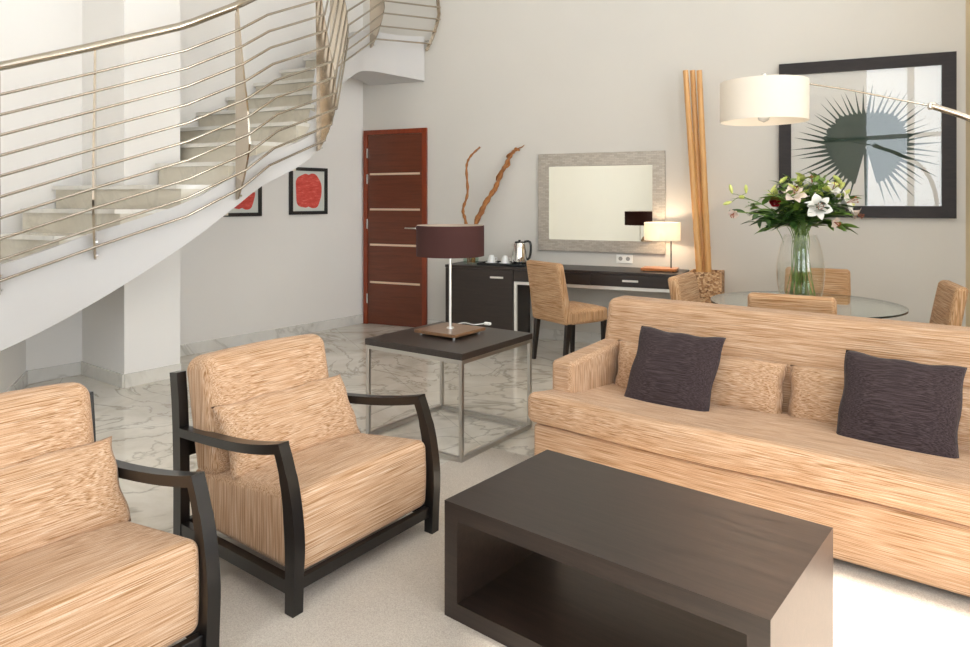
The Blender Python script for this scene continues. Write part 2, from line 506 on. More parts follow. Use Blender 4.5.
S('added_clerestory', bm, M_white)  # unseen high window added so more sky light reaches the left wall
ea, eb = rpt(-6.0), rpt(6.5)
S('sun_block_eave', prism(bmesh.new(), [(ea.x + 0.2, ea.y, 4.62), (ea.x + 2.05, ea.y, 4.62), (eb.x + 2.05, eb.y, 4.62), (eb.x + 0.2, eb.y, 4.62)], (0, 0, 0.12)), M_white)  # unseen overhang added to stop high sun at the right-hand openings

# pillar that carries the stair, the skirtings
PA = Vector((-2.69, 5.19)); PB = Vector((-2.427, 5.541))
pt = (PB - PA).normalized(); pn = Vector((-pt.y, pt.x))
def to_left_wall(p, n):
    # run along n till the left wall line X = .8 Y - 7.729
    k = (0.8 * p.y - 7.729 - p.x) / (n.x - 0.8 * n.y)
    return p + n * k
PC, PD = to_left_wall(PB, Vector((-0.70, 0.71))), to_left_wall(PA, Vector((-0.80, 0.60)))
PC2 = to_left_wall(PB, pn)
S('wall_pillar', prism(bmesh.new(), [(p.x, p.y, 0.0) for p in (PA, PB, PC2, PD)], (0, 0, CEIL)), M_wall_cool)
def skirting(name, pts, mat, h=0.10, th=0.016, zoff=0.0):
    bm = bmesh.new()
    for a, b in zip(pts[:-1], pts[1:]):
        wall_box(bm, a, b, 0, h, th, -1)
    S(name, bm, mat)
skirting('baseboard_left', [PC2, CB], M_marble)
skirting('baseboard_pillar', [PD, PA, PB], M_step)
skirting('baseboard_alcove', [LB, LA, PD], M_marble)
dl, dr = ws(363.6), ws(427.6)
skirting('baseboard_back', [wp(dr + 0.01), (CR.x, CR.y)], M_marble)

# door in the back wall
dl += 0.02
dw = dr - dl; dh = zat(129.5, 7.75)
door = thing('door_1', 'red brown wooden door with four pale inlay strips', 'door', wp(dl), WR, kind='structure')
del door['category']
cw = 0.052
bm = bmesh.new(); box(bm, 0, cw, -0.035, -0.002, 0.002, dh); box(bm, dw - cw, dw, -0.035, -0.002, 0.002, dh); box(bm, cw, dw - cw, -0.035, -0.002, dh - cw, dh)
obj('door_frame', bm, M_casing, door)
obj('door_leaf', B(cw + 0.004, dw - cw - 0.004, -0.024, -0.002, 0.006, dh - cw - 0.004), M_door, door)
for py in (173.8, 209.5, 245.3, 283.3):
    z = zat(py, 7.72); obj('inlay_strip', B(cw + 0.03, dw - cw - 0.03, -0.0262, -0.02, z - 0.011, z + 0.011), M_inlay, door)
for py in (153, 179, 224, 299):
    z = zat(py, 7.8); obj('hinge', B(cw - 0.006, cw + 0.012, -0.042, -0.022, z - 0.055, z + 0.055, 0.003), M_chrome, door)
z = zat(228, 7.65)
bm = bmesh.new(); hx = dw - cw - 0.055
lathe(bm, [(0, 0), (0.026, 0), (0.026, 0.01), (0, 0.01)], 20); bmesh.ops.transform(bm, matrix=Matrix.Translation((hx, -0.024, z)) @ Matrix.Rotation(PI / 2, 4, 'X'), verts=bm.verts[:])
tube(bm, [(hx, -0.03, z), (hx, -0.075, z), (hx - 0.015, -0.082, z), (hx - 0.13, -0.082, z)], 0.010)
obj('door_handle', bm, M_chrome, door, 0.7)
bm = bmesh.new(); box(bm, hx - 0.016, hx + 0.016, -0.032, -0.022, z - 0.135, z - 0.075, 0.004)
obj('lock_plate', bm, M_chrome, door)

# ------------------------------------------------------------------ staircase
SD = Vector((0.4104, 0.9119)); SE = Vector((-0.9119, 0.4104))      # way up the flight, and along each step
SP = [(-3.55, 3.62, 0.66, 0.26), (-3.15, 3.74, 0.77, 0.40), (-2.74, 3.93, 0.875, 0.545), (-2.35, 4.20, 1.05, 0.785), (-1.90, 4.41, 1.229, 1.115), (-1.65, 4.60, 1.41, 1.355),
      (-1.56, 4.88, 1.57, 1.50), (-1.256, 5.30, 1.78, 1.76), (-1.367, 6.30, 2.53, 2.30), (-1.16, 6.90, 2.87, 2.64), (-1.035, 7.20, 2.98, 2.735), (-0.83, 7.46, 3.0, 2.735), (-0.655, 7.545, 3.0, 2.69)]
SCL = [1.10, 1.10, 1.10, 1.10, 1.10, 1.10, 1.09, 1.065, 1.02, 1.0, 1.0, 1.0, 1.0]
SP = [[p[0] * k, p[1] * k, CAMH + (p[2] - CAMH) * k, CAMH + (p[3] - CAMH) * k] for p, k in zip(SP, SCL)]
SP[8][0] -= 0.05; SP[7][0] -= 0.04; SP[9][0] = -1.30; SP[10][0] = -1.20; SP[11][0] = -0.95
cur = catmull([(p[0], p[1], p[2]) for p in SP], 6)
low = catmull([(p[0], p[1], p[3]) for p in SP], 6)
stair = thing('staircase', 'curved white plaster staircase with pale marble steps rising to the landing', 'stairs', (-2.35, 4.20, 0))
def rel(o, parent):
    o.parent = parent; o.matrix_parent_inverse = Matrix.Translation(-Vector(parent.location)); return o
def outn(pl, i):
    a = pl[max(i - 1, 0)]; b = pl[min(i + 1, len(pl) - 1)]; t = Vector((b.x - a.x, b.y - a.y)).normalized()
    return Vector((t.y, -t.x))
def wl(d):   # how far each step runs before the left wall
    return (7.729 - 0.3196 * d) / 1.24
def left_end(d, w0):
    # first thing a step meets on its way to the wall: the pillar or the wall itself
    best = wl(d); o = SD * d
    Q = [PA, PB, PC2, PD]
    for a, b in zip(Q, Q[1:] + Q[:1]):
        da, db = a.dot(SD), b.dot(SD)
        if (da - d) * (db - d) < 0:
            t = (d - da) / (db - da); w = a.lerp(b, t).dot(SE)
            if w > w0: best = min(best, w)
    return best
bm = bmesh.new(); rows = []
for i, (c, l) in enumerate(zip(cur, low)):
    n = outn(cur, i); inn = Vector((c.x, c.y)) - n * 0.09
    rows.append([bm.verts.new(p) for p in ((c.x, c.y, l.z), (c.x, c.y, c.z + 0.17), (inn.x, inn.y, c.z + 0.17), (inn.x, inn.y, l.z + 0.0))])
for a, b in zip(rows[:-1], rows[1:]):
    for k in range(4): bm.faces.new((a[k], b[k], b[(k + 1) % 4], a[(k + 1) % 4]))
bm.faces.new(rows[0]); bm.faces.new(rows[-1][::-1])
rel(obj('stringer', bm, M_white, None, 0.6), stair)
bm = bmesh.new(); rows = []
for i, (c, l) in enumerate(zip(cur, low)):
    n = outn(cur, i); a = Vector((c.x, c.y)) - n * 0.05; d = a.dot(SD); w = a.dot(SE)
    b = SD * d + SE * max(w + 0.06, min(left_end(d + e, w) for e in (-0.12, -0.06, 0, 0.06, 0.12)) - 0.06)
    if b.x < -3.3: b = a + (b - a) * ((a.x + 3.3) / (a.x - b.x))
    rows.append([bm.verts.new(p) for p in ((a.x, a.y, l.z + 0.004), (b.x, b.y, l.z + 0.004), (b.x, b.y, l.z + 0.05), (a.x, a.y, l.z + 0.05))])
for a, b in zip(rows[:-1], rows[1:]):
    for k in range(4): bm.faces.new((a[k], b[k], b[(k + 1) % 4], a[(k + 1) % 4]))
bm.faces.new(rows[0]); bm.faces.new(rows[-1][::-1])
rel(obj('soffit', bm, M_white), stair)
def outer_w(d):
    best = None
    for a, b in zip(cur[:-1], cur[1:]):
        da, db = Vector((a.x, a.y)).dot(SD), Vector((b.x, b.y)).dot(SD)
        if (da - d) * (db - d) <= 0 and abs(db - da) > 1e-6:
            t = (d - da) / (db - da); p = Vector((a.x, a.y)).lerp(Vector((b.x, b.y)), t); w = p.dot(SE)
            best = w if best is None else min(best, w)
    return best
RUN, RISE = 0.285, 0.1715
for k in range(-5, 9):
    d0 = 3.86 + RUN * k; z = 1.68 + RISE * k; d1 = d0 + RUN if k < 8 else 6.57
    ds = sorted([d0 + (d1 - d0) * i / 8 for i in range(9)] + [q.dot(SD) + e for q in (PA, PB, PC2, PD) for e in (-0.04, 0.006) if d0 < q.dot(SD) + e < d1])
    def poly(ds, lip):
        R = []; L = []
        for d in ds:
            w = outer_w(max(2.0, min(d, 6.58)))
            if w is None: w = 3.2
            w += 0.055
            R.append(SD * d + SE * w)
            wr = left_end(d, w) - 0.035; p = SD * d + SE * wr
            if p.x < -3.42: p = SD * d + SE * (wr + (p.x + 3.42) / 0.9119)
            L.append(p)
        return R + L[::-1]
    P = poly(ds if k < 3 else [d0, d0 + 0.012, d0 + 0.025], 0); zz = z - 0.03
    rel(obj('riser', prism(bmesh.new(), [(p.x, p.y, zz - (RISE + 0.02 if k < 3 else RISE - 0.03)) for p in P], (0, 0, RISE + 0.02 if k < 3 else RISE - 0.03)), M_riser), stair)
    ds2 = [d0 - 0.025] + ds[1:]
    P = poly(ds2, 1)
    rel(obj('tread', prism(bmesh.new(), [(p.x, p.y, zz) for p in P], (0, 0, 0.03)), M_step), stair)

# railing: plates that flare outwards, ten rails and a handrail
rail = thing('stair_railing', 'polished steel railing with ten rails and a round handrail along the curved stairs', 'railing', (-2.35, 4.20, 1.05))
RP = [SP[i] for i in (0, 2, 3, 4, 5, 6, 7, 8, 10, 12)]
POST = (1, 2, 4, 6, 7, 8, 9)
def off(t):   # outward flare of the rails, t = 0 foot .. 1 handrail
    prof = [(0, 0.035), (0.1, 0.11), (0.26, 0.19), (0.45, 0.165), (0.7, 0.095), (1.0, 0.03)]
    for (a, u), (b, v) in zip(prof[:-1], prof[1:]):
        if t <= b: return u + (v - u) * (t - a) / (b - a)
    return prof[-1][1]
RPv = [Vector((p[0], p[1], p[2])) for p in RP]
RN = [outn(RPv, i) for i in range(len(RPv))]
RN[2] = Vector((0.42, -0.9)).normalized(); RN[7] = Vector((0.98, -0.1)).normalized(); RN[8] = Vector((0.9, -0.43)).normalized()
RN[9] = Vector((0.87, -0.30)).normalized()
HR = 1.38
for i in POST:
    p, n = RPv[i], RN[i]; t = Vector((-n.y, n.x, 0)) * 0.007
    if i == 9: p = p - Vector((0.0, 0.05, 0))
    out = [(off(q) + 0.004, q * HR) for q in (0.0, 0.05, 0.1, 0.2, 0.28, 0.36, 0.45, 0.6, 0.8, 1.0)]
    inn = [(0.005, 0.97 * HR), (0.014, 0.5 * HR), (0.014, -0.01)] if i != 9 else [(max(0.014, o - 0.035), z) for o, z in out[::-1]]
    pts = [Vector((p.x + n.x * o, p.y + n.y * o, p.z + z)) - t for o, z in out + inn]
    pl = obj('post', prism(bmesh.new(), pts, t * 2), M_post, None)
    rel(pl, rail)
    for z in (0.03, 0.12):
        a = Vector((p.x + n.x * 0.006, p.y + n.y * 0.006, p.z + z - 0.01)); b = a + Vector((n.x, n.y, 0)) * 0.05
        rel(obj('bracket', tube(bmesh.new(), [a + t * 1.8, b + t * 1.8], 0.008, 8), M_chrome, None, 0.7), rail)
for k in range(10):
    q = (0.077 + 0.127 * k) / HR
    pts = [Vector((p.x + n.x * (off(q) + 0.008), p.y + n.y * (off(q) + 0.008), p.z + q * HR)) for p, n in zip(RPv, RN)]
    pts[-1].y -= 0.04
    rel(obj('rail', tube(bmesh.new(), pts, 0.0092, 8), M_steel, None, 0.9), rail)
pts = [Vector((p.x + n.x * 0.03, p.y + n.y * 0.03, p.z + HR + 0.02)) for p, n in zip(RPv, RN)]
pts[-1].y -= 0.04
sm = []
for i, p in enumerate(pts):
    if 0 < i < len(pts) - 1:
        sm += [p + (pts[i - 1] - p).normalized() * 0.05, p + (pts[i + 1] - p).normalized() * 0.05]
    else: sm.append(p)
rel(obj('handrail', tube(bmesh.new(), sm, 0.028, 14), M_steel, None, 0.9), rail)

# ------------------------------------------------------------------ pictures on the left wall
def lw(px):   # point of the left wall on a sight line
    k = (px - HX) / FPX; Y = 7.729 / (0.8 - k) if False else (7.729) / (0.8 - k)
    return Vector((k * Y, Y))
lt = (CB - LA).normalized(); LR = math.atan2(lt.y, lt.x)
def seed_picture(pa, pb, z0, z1, label):
    a, b = lw(pa), lw(pb); w = (b - a).length; c = (a + b) / 2
    t = thing('framed_print', label, 'picture', (c.x, c.y, z0), LR, 'red seed prints below the stairs')
    h = z1 - z0; f = 0.035
    bm = bmesh.new()
    box(bm, -w / 2, w / 2, -0.03, -0.002, 0, f); box(bm, -w / 2, w / 2, -0.03, -0.002, h - f, h)
    box(bm, -w / 2, -w / 2 + f, -0.03, -0.002, f, h - f); box(bm, w / 2 - f, w / 2, -0.03, -0.002, f, h - f)
    obj('picture_frame', bm, M_picblack, t)
    pp = obj('print', B(-w / 2 + f, w / 2 - f, -0.014, -0.003, f, h - f), M_paper2, t)
    out = []
    rx, rz = (w / 2 - f) * 0.80, (h / 2 - f) * 0.86
    for k in range(72):
        a = 2 * PI * k / 72
        e = 0.62
        x = abs(math.cos(a)) ** e * math.copysign(1, math.cos(a)); z = abs(math.sin(a)) ** (e + 0.1) * math.copysign(1, math.sin(a))
        notch = 1 - 0.10 * math.exp(-((x - 0.05) / 0.10) ** 2)
        lobe = 1 + 0.035 * math.sin(5 * a + 1)
        out.append((rx * x * lobe, -0.0155, h / 2 + rz * z * notch * lobe))
    o = obj('printed_seed', prism(bmesh.new(), out, (0, 0.0012, 0)), M_red, pp)
    return t
seed_picture(288.6, 326, zat(214.4, 7.3), zat(167.6, 7.3), 'black framed print of a red two-lobed seed, the whole one nearer the wooden door')
seed_picture(221.0, 260.3, zat(216.3, 6.75), zat(216.3, 6.75) + 0.49, 'black framed red print half hidden behind the rising stair stringer')
# ------------------------------------------------------------------ rug
ra = Vector((-0.027, 3.956)); u1 = Vector((0.56, 0.828)).normalized(); u2 = Vector((u1.y, -u1.x))
rb = ra - u1 * 4.4; rc = rb + u2 * 3.3; rd = ra + u2 * 3.3
def inside(p): return (p.x, max(p.y, -2.3), 0.0005)
c = (ra + rc) / 2; rr = math.atan2(u2.y, u2.x)
rug = obj('area_rug', box(bmesh.new(), -1.65, 1.65, -2.2, 2.2, 0, 0.010, 0.004), M_carpet)
rug.location = (c.x, c.y, 0.0005); rug.rotation_euler = (0, 0, rr)
tag(rug, 'large pale beige cut pile rug lying under the sofa, armchairs and coffee table', 'rug')
RUGZ = 0.0110

# ------------------------------------------------------------------ coffee table
th = -0.6854
L, W, H, T = 1.056, 0.609, 0.3954, 0.056
p0 = Vector((-0.1355, 2.331)); ux = Vector((math.cos(th), math.sin(th))); uy = Vector((-ux.y, ux.x))
c = p0 + ux * L / 2 + uy * W / 2
ct = thing('coffee_table', 'dark wenge box-shaped coffee table with an open hollow, standing on the rug', 'coffee table', (c.x, c.y, RUGZ), th)
def plank(name, prof):
    obj(name, prism(bmesh.new(), [(x, -W / 2, z) for x, z in prof], (0, W, 0)), M_wenge, ct)
H -= RUGZ
plank('top_panel', [(-L / 2, H), (L / 2, H), (L / 2 - T, H - T), (-L / 2 + T, H - T)])
for s in (-1, 1): plank('side_panel', [(s * L / 2, H), (s * (L / 2 - T), H - T), (s * (L / 2 - T), T), (s * L / 2, 0)])
plank('bottom_panel', [(-L / 2, 0), (L / 2, 0), (L / 2 - T, T), (-L / 2 + T, T)])

# ------------------------------------------------------------------ side table and its lamp
th = 0.953; A = 0.716; H = 0.587
p0 = Vector((-0.122, 3.671)); ux = Vector((math.cos(th), math.sin(th))); uy = Vector((-ux.y, ux.x))
stc = p0 + ux * A / 2 + uy * A / 2
st = thing('side_table', 'square side table with dark top on a thin steel cube frame', 'side table', (stc.x, stc.y, RUGZ), th)
a = A / 2; g = 0.022; HH = H - RUGZ
obj('tabletop', B(-a, a, -a, a, HH - 0.036, HH, 0.003), M_wenge, st)
for sx in (-1, 1):
    for sy in (-1, 1):
        x, y = sx * (a - 0.004 - g / 2), sy * (a - 0.004 - g / 2)
        obj('leg', B(x - g / 2, x + g / 2, y - g / 2, y + g / 2, 0, HH - 0.036, 0.002), M_brushed, st)
for nm, z0 in (('upper_frame', HH - 0.036 - g), ('lower_frame', 0.0)):
    bm = bmesh.new(); e = a - 0.004
    box(bm, -e + g, e - g, -e, -e + g, z0, z0 + g); box(bm, -e + g, e - g, e - g, e, z0, z0 + g)
    box(bm, -e, -e + g, -e + g, e - g, z0, z0 + g); box(bm, e - g, e, -e + g, e - g, z0, z0 + g)
    obj(nm, bm, M_brushed, st)
lc = Vector((-0.212, 4.245))
lamp = thing('table_lamp', 'table lamp with wide dark aubergine drum shade, on the steel-framed side table', 'lamp', (lc.x, lc.y, H + 0.0005), th)
obj('lamp_base', B(-0.155, 0.155, -0.155, 0.155, 0.011, 0.030, 0.003), M_lampwood, lamp)
for sx in (-1, 1):
    for sy in (-1, 1):
        obj('foot', lathe(bmesh.new(), [(0, 0), (0.011, 0), (0.011, 0.012), (0, 0.012)], 14, (sx * 0.125, sy * 0.125, 0)), M_chrome, lamp, 0.7)
obj('lamp_pole', lathe(bmesh.new(), [(0, 0.029), (0.022, 0.029), (0.022, 0.038), (0.008, 0.042), (0.008, 0.60), (0, 0.60)], 16), M_handle, lamp, 0.7)
def drum(r, z0, z1, th=0.003, n=64):
    return lathe(bmesh.new(), [(r, z0), (r, z1), (r - th, z1), (r - th, z0)], n, close=True)
zs0, zs1 = 1.060 - H, 1.245 - H
sh = obj('lamp_shade', drum(0.207, zs0, zs1), M_shade_dark, lamp, 0.7)
obj('shade_lining', drum(0.2035, zs0 + 0.001, zs1 + 0.0015, 0.001), M_shade_in, sh, 0.7)
bm = bmesh.new()
for k in range(3):
    an = 2 * PI * k / 3; tube(bm, [(0.008 * math.cos(an), 0.008 * math.sin(an), zs0 + 0.10), (0.202 * math.cos(an), 0.202 * math.sin(an), zs0 + 0.10)], 0.0025, 6)
obj('shade_spider', bm, M_chrome, lamp, 0.7)
obj('light_bulb', lathe(bmesh.new(), [(0, 0.50), (0.013, 0.50), (0.013, 0.53), (0.028, 0.565), (0.022, 0.59), (0, 0.60)], 16, (0.03, 0, 0)), M_ceramic, lamp, 0.7)
# white flex with its switch
R2 = Matrix.Rotation(-th, 3, 'Z')
def toloc(px, py, z):
    p = gp(px, py, H); v = R2 @ Vector((p.x - lc.x, p.y - lc.y, 0)); return (v.x, v.y, z)
pts = [(0.10, 0.10, 0.012), toloc(463, 323.5, 0.004), toloc(474, 325.3, 0.004), toloc(484, 324.6, 0.006)]
obj('flex', tube(bmesh.new(), catmull(pts, 6), 0.0032, 8), M_socket, lamp, 0.9)
q = toloc(487.5, 325.2, 0.010)
bm = bmesh.new(); cushion(bm, 0.05, 0.024, 0.018, 0.007, M=Matrix.Translation(q) @ Matrix.Rotation(-1.6, 4, 'Z'))
obj('flex_switch', bm, M_socket, lamp, 0.9)

# ------------------------------------------------------------------ armchairs
AX = Vector((0.585, 0.811)); AY = Vector((-0.811, 0.585)); AR = math.atan2(AX.y, AX.x)
CW, CD = 0.715, 0.75
def curved_bar(path, w, prof_n, name=None):
    """bar that follows path [(x,y,z,half_depth)], width w along x"""
    bm = bmesh.new(); rows = []
    for i, (x, y, z, hd) in enumerate(path):
        a = Vector(path[max(i - 1, 0)][:3]); b = Vector(path[min(i + 1, len(path) - 1)][:3])
        t = (b - a).normalized(); n = Vector((0, -t.z, t.y)).normalized()
        p = Vector((x, y, z)); s = Vector((w / 2, 0, 0))
        rows.append([bm.verts.new(q) for q in (p - s - n * hd, p + s - n * hd, p + s + n * hd, p - s + n * hd)])
    for a, b in zip(rows[:-1], rows[1:]):
        for k in range(4): bm.faces.new((a[k], b[k], b[(k + 1) % 4], a[(k + 1) % 4]))
    bm.faces.new(rows[0]); bm.faces.new(rows[-1][::-1])
    e = [e for e in bm.edges if e.is_manifold and e.calc_face_angle(0) > 0.7]
    bmesh.ops.bevel(bm, geom=e, offset=0.004, segments=2, affect='EDGES')
    return bm
def make_armchair(label):
    t = thing('armchair', label, 'armchair', (0, 0, 0), 0, 'tan armchairs with black wooden frames')
    X0 = CW / 2                       # local origin at the middle of the front feet, y runs to the back
    for s in (-1, 1):
        x = s * X0
        leg = catmull([(x, 0.0, 0.0), (x, -0.003, 0.12), (x, -0.004, 0.24), (x, 0.012, 0.38), (x, 0.040, 0.48), (x, 0.072, 0.555)], 5)
        hd = [0.021 + 0.006 * math.exp(-((p.z - 0.26) / 0.13) ** 2) - 0.003 * (p.z > 0.45) for p in leg]
        obj('leg', curved_bar([(p.x, p.y, p.z, h) for p, h in zip(leg, hd)], 0.043, 0), M_frame, t, 0.6)
        xr = s * 0.337
        post = catmull([(xr, 0.715, 0.0), (xr, 0.715, 0.3), (xr, 0.725, 0.55), (xr, 0.742, 0.70)], 5)
        obj('leg', curved_bar([(p.x, p.y, p.z, 0.026) for p in post], 0.040, 0), M_frame, t, 0.6)
        arm = catmull([(x, 0.050, 0.546), (x, 0.15, 0.523), (x * 0.985, 0.30, 0.499), (x * 0.955, 0.50, 0.480), (xr, 0.70, 0.470)], 6)
        obj('arm', curved_bar([(p.x, p.y, p.z, 0.017) for p in arm], 0.044, 0), M_frame, t, 0.6)
        obj('side_rail', sqtube(bmesh.new(), (x, 0.02, 0.087), (xr, 0.70, 0.087), 0.034, 0.046), M_frame, t)
    obj('front_rail', B(-X0 + 0.02, X0 - 0.02, -0.006, 0.020, 0.066, 0.108, 0.003), M_frame, t)
    obj('rear_rail', B(-0.31, 0.31, 0.70, 0.73, 0.064, 0.110, 0.003), M_frame, t)
    obj('top_rail', B(-0.31, 0.31, 0.712, 0.738, 0.36, 0.43, 0.003), M_frame, t)
    def seat_shape(v):
        y = v.y; z = v.z
        top = (z + 0.14) / 0.28
        if y < 0: y -= 0.008 * math.sin(PI * max(0, min(1, top)))       # belly of the front
        q = max(0, min(1, (v.y + 0.36) / 0.72))
        z -= 0.075 * q * max(0, min(1, top))
        return (v.x * (1 - 0.095 * q), y, z)
    bm = cushion(bmesh.new(), CW - 0.028, 0.680, 0.285, 0.035, (0.0, 0.0, 0.02), nm=12, shape=seat_shape, M=Matrix.Translation((0, 0.345, 0.25)))
    obj('seat', bm, M_cloth, t, 3.2)
    M = Matrix.Translation((-0.016, 0.61, 0.535)) @ Matrix.Rotation(-0.20, 4, 'X')
    obj('back_cushion', cushion(bmesh.new(), CW - 0.095, 0.175, 0.47, 0.055, (0.0, 0.03, 0.012), M=M), M_cloth, t, 3.2)
    return t
def lumbar(bm, w, h, th, M, seed):
    return pillow(bm, w, h, th, M, ear=0.03, pw=0.33, seed=seed)
f1 = Vector((-0.643, 2.342)) + AX * CW / 2
ch1 = make_armchair('tan slub cloth armchair with black curved arms beside the steel-framed side table')
ch1.location = (f1.x, f1.y, RUGZ); ch1.rotation_euler = (0, 0, AR)
f2 = f1 + Vector((-0.600, -0.850)); AR2 = AR - 0.005
ch2 = dup(ch1, (f2.x, f2.y, RUGZ), AR2, 'tan slub cloth armchair cut by the edge, only one black arm in view')
for (f, r, lab, sd) in ((f1, AR, 'flat tan pillow leaning in the armchair next to the side table', 3), (f2, AR2, 'flat tan pillow leaning in the armchair that the picture edge cuts', 5)):
    M = Matrix.Rotation(-0.50, 4, 'X')
    o = obj('lumbar_pillow', lumbar(bmesh.new(), CW - 0.06, 0.285, 0.115, M, sd), M_cloth, None, 3.2)
    p = f + Vector((-math.sin(r), math.cos(r))) * 0.452
    o.location = (p.x, p.y, RUGZ + 0.467); o.rotation_euler = (0, 0, r)
    tag(o, lab, 'pillow', 'lumbar pillows of the armchairs')

# ------------------------------------------------------------------ sofa
SS = Vector((0.79, -0.613)); SB = Vector((0.613, 0.79)); SR = math.atan2(SS.y, SS.x)
so = Vector((0.240, 3.480)); SL = 2.36
sofa = thing('sofa', 'long tan slub cloth sofa with low arms and one full-length seat cushion', 'sofa', (so.x, so.y, RUGZ), SR)
obj('base', cushion(bmesh.new(), SL, 0.90, 0.245, 0.018, M=Matrix.Translation((SL / 2, 0.45, 0.1475))), M_cloth, sofa, 3.2)
for x in (0.06, SL - 0.06):
    for y in (0.07, 0.83): obj('foot', B(x - 0.025, x + 0.025, y - 0.025, y + 0.025, 0.0, 0.03), M_legwood, sofa)
def seat_sag(v):
    z = v.z
    if z > 0: z -= 0.078 * max(0, (v.y + 0.36) / 0.72) ** 0.6
    z += 0.004 * math.sin(5 * v.x + 1.0) * (1 if z > 0 else 0.6)
    return (v.x, v.y + 0.006 * math.sin(4 * v.x), z)
obj('seat_cushion', cushion(bmesh.new(), SL + 0.07, 0.72, 0.165, 0.045, (0, 0.02, 0.008), nm=22, shape=seat_sag, M=Matrix.Translation((SL / 2, 0.33, 0.355))), M_cloth, sofa, 3.2)
for x0, nm in ((0.0, 'arm'), (SL - 0.13, 'arm')):
    def ash(v): return (v.x, v.y, v.z + (0.015 * (v.y / 0.33) if v.z > 0 else 0))
    obj('arm', cushion(bmesh.new(), 0.13, 0.66, 0.32, 0.03, (0.008, 0.0, 0.0), shape=ash, M=Matrix.Translation((x0 + 0.060, 0.50, 0.415))), M_cloth, sofa, 3.2)
def bsh(v):
    return (v.x, v.y - 0.12 * (0.5 - v.z / 0.48) + 0.0, v.z)
obj('back', cushion(bmesh.new(), SL - 0.004, 0.20, 0.48, 0.045, (0, 0.015, 0.0), nm=14, shape=bsh, M=Matrix.Translation((SL / 2, 0.875, 0.575))), M_cloth, sofa, 3.2)
def sofa_pt(s, d, z=0): p = so + SS * s + SB * d; return (p.x, p.y, z)
def sofa_pillow(name, s, d, z, w, h, t, mat, tilt, lab, cat, grp, seed, roll=0.0, yaw=0.0, ear=0.05, pw=0.42):
    M = Matrix.Rotation(yaw, 4, 'Z') @ Matrix.Rotation(-tilt, 4, 'X') @ Matrix.Rotation(roll, 4, 'Y')
    o = obj(name, pillow(bmesh.new(), w, h, t, M, ear=ear, pw=pw, seed=seed), mat, None, 3.2)
    o.location = sofa_pt(s, d, z); o.rotation_euler = (0, 0, SR)
    return tag(o, lab, cat, grp)
sofa_pillow('lumbar_pillow', 0.588, 0.620, 0.478, 0.90, 0.275, 0.15, M_cloth, 0.25, 'flat tan sofa pillow behind the dark cushion nearer the sofa arm', 'pillow', 'flat tan pillows on the sofa', 11, ear=0.03, pw=0.3)
sofa_pillow('lumbar_pillow', 1.510, 0.620, 0.478, 0.93, 0.275, 0.15, M_cloth, 0.25, 'flat tan sofa pillow behind the dark cushion farther from the sofa arm', 'pillow', 'flat tan pillows on the sofa', 12, ear=0.03, pw=0.3)
sofa_pillow('throw_cushion', 0.540, 0.440, 0.520, 0.455, 0.475, 0.13, M_dark, 0.56, 'square dark aubergine cushion on the sofa near its visible arm', 'cushion', 'dark square cushions on the sofa', 13, roll=0.03)
sofa_pillow('throw_cushion', 1.525, 0.440, 0.520, 0.450, 0.475, 0.13, M_dark, 0.56, 'square dark aubergine cushion on the sofa, the one nearer the coffee table end', 'cushion', 'dark square cushions on the sofa', 14, roll=0.03)

# ------------------------------------------------------------------ dining chairs
def make_chair(label):
    """origin under the middle of the seat, sitter faces +y"""
    t = thing('dining_chair', label, 'chair', (0, 0, 0), 0, 'tan upholstered dining chairs')
    w, d = 0.48, 0.46
    obj('seat', cushion(bmesh.new(), w, d, 0.12, 0.03, (0, 0, 0.015), M=Matrix.Translation((0, 0, 0.415))), M_cloth2, t, 3.2)
    def sh(v):
        return (v.x * (1 - 0.06 * (v.z + 0.26) / 0.52), v.y - 0.085 * ((v.z + 0.26) / 0.52) ** 1.2, v.z)
    obj('backrest', cushion(bmesh.new(), w, 0.075, 0.52, 0.028, (0, 0.006, 0.0), shape=sh, M=Matrix.Translation((0, -d / 2 + 0.022, 0.615))), M_cloth2, t, 3.2)
    for sx in (-1, 1):
        for sy in (-1, 1):
            x = sx * (w / 2 - 0.03); y = sy * (d / 2 - 0.03); k = -0.04 if sy < 0 else 0.0
            bm = bmesh.new(); a, b = 0.021, 0.014
            top = [(x - a, y - a), (x + a, y - a), (x + a, y + a), (x - a, y + a)]
            bot = [(x - b, y - b + k), (x + b, y - b + k), (x + b, y + b + k), (x - b, y + b + k)]
            v1 = [bm.verts.new((p[0], p[1], 0.365)) for p in top]; v0 = [bm.verts.new((p[0], p[1], 0.0)) for p in bot]
            bm.faces.new(v1); bm.faces.new(v0[::-1])
            for i in range(4): bm.faces.new((v0[i], v0[(i + 1) % 4], v1[(i + 1) % 4], v1[i]))
            obj('leg', bm, M_legwood, t)
    return t
def face_rot(fx, fy): return math.atan2(-fx, fy)
# the one at the desk: back plane from (.45,6.15) to (.68,5.80)
fx, fy = 0.84, 0.545
dc = make_chair('tan upholstered chair with dark legs drawn up to the desk')
bx, by = 0.567, 5.975
dc.location = (bx + fx * 0.215, by + fy * 0.215, 0); dc.rotation_euler = (0, 0, face_rot(fx, fy))
TC = Vector((2.055, 4.48))
for (bx, by, lab) in ((1.72, 3.90, 'tan dining chair right behind the sofa, only the top of its back showing'),
                      (2.54, 5.33, 'tan dining chair on the far side of the table, partly behind the glass vase'),
                      (1.43, 4.88, 'tan dining chair at the table next to the desk end and the bamboo planter'),
                      (2.90, 4.40, 'tan dining chair in profile at the table end away from the desk')):
    f = (TC - Vector((bx, by))).normalized()
    if bx > 2.8: f = Vector((-0.93, 0.37)).normalized()
    dup(dc, (bx + f.x * 0.24, by + f.y * 0.24, 0), face_rot(f.x, f.y), lab)
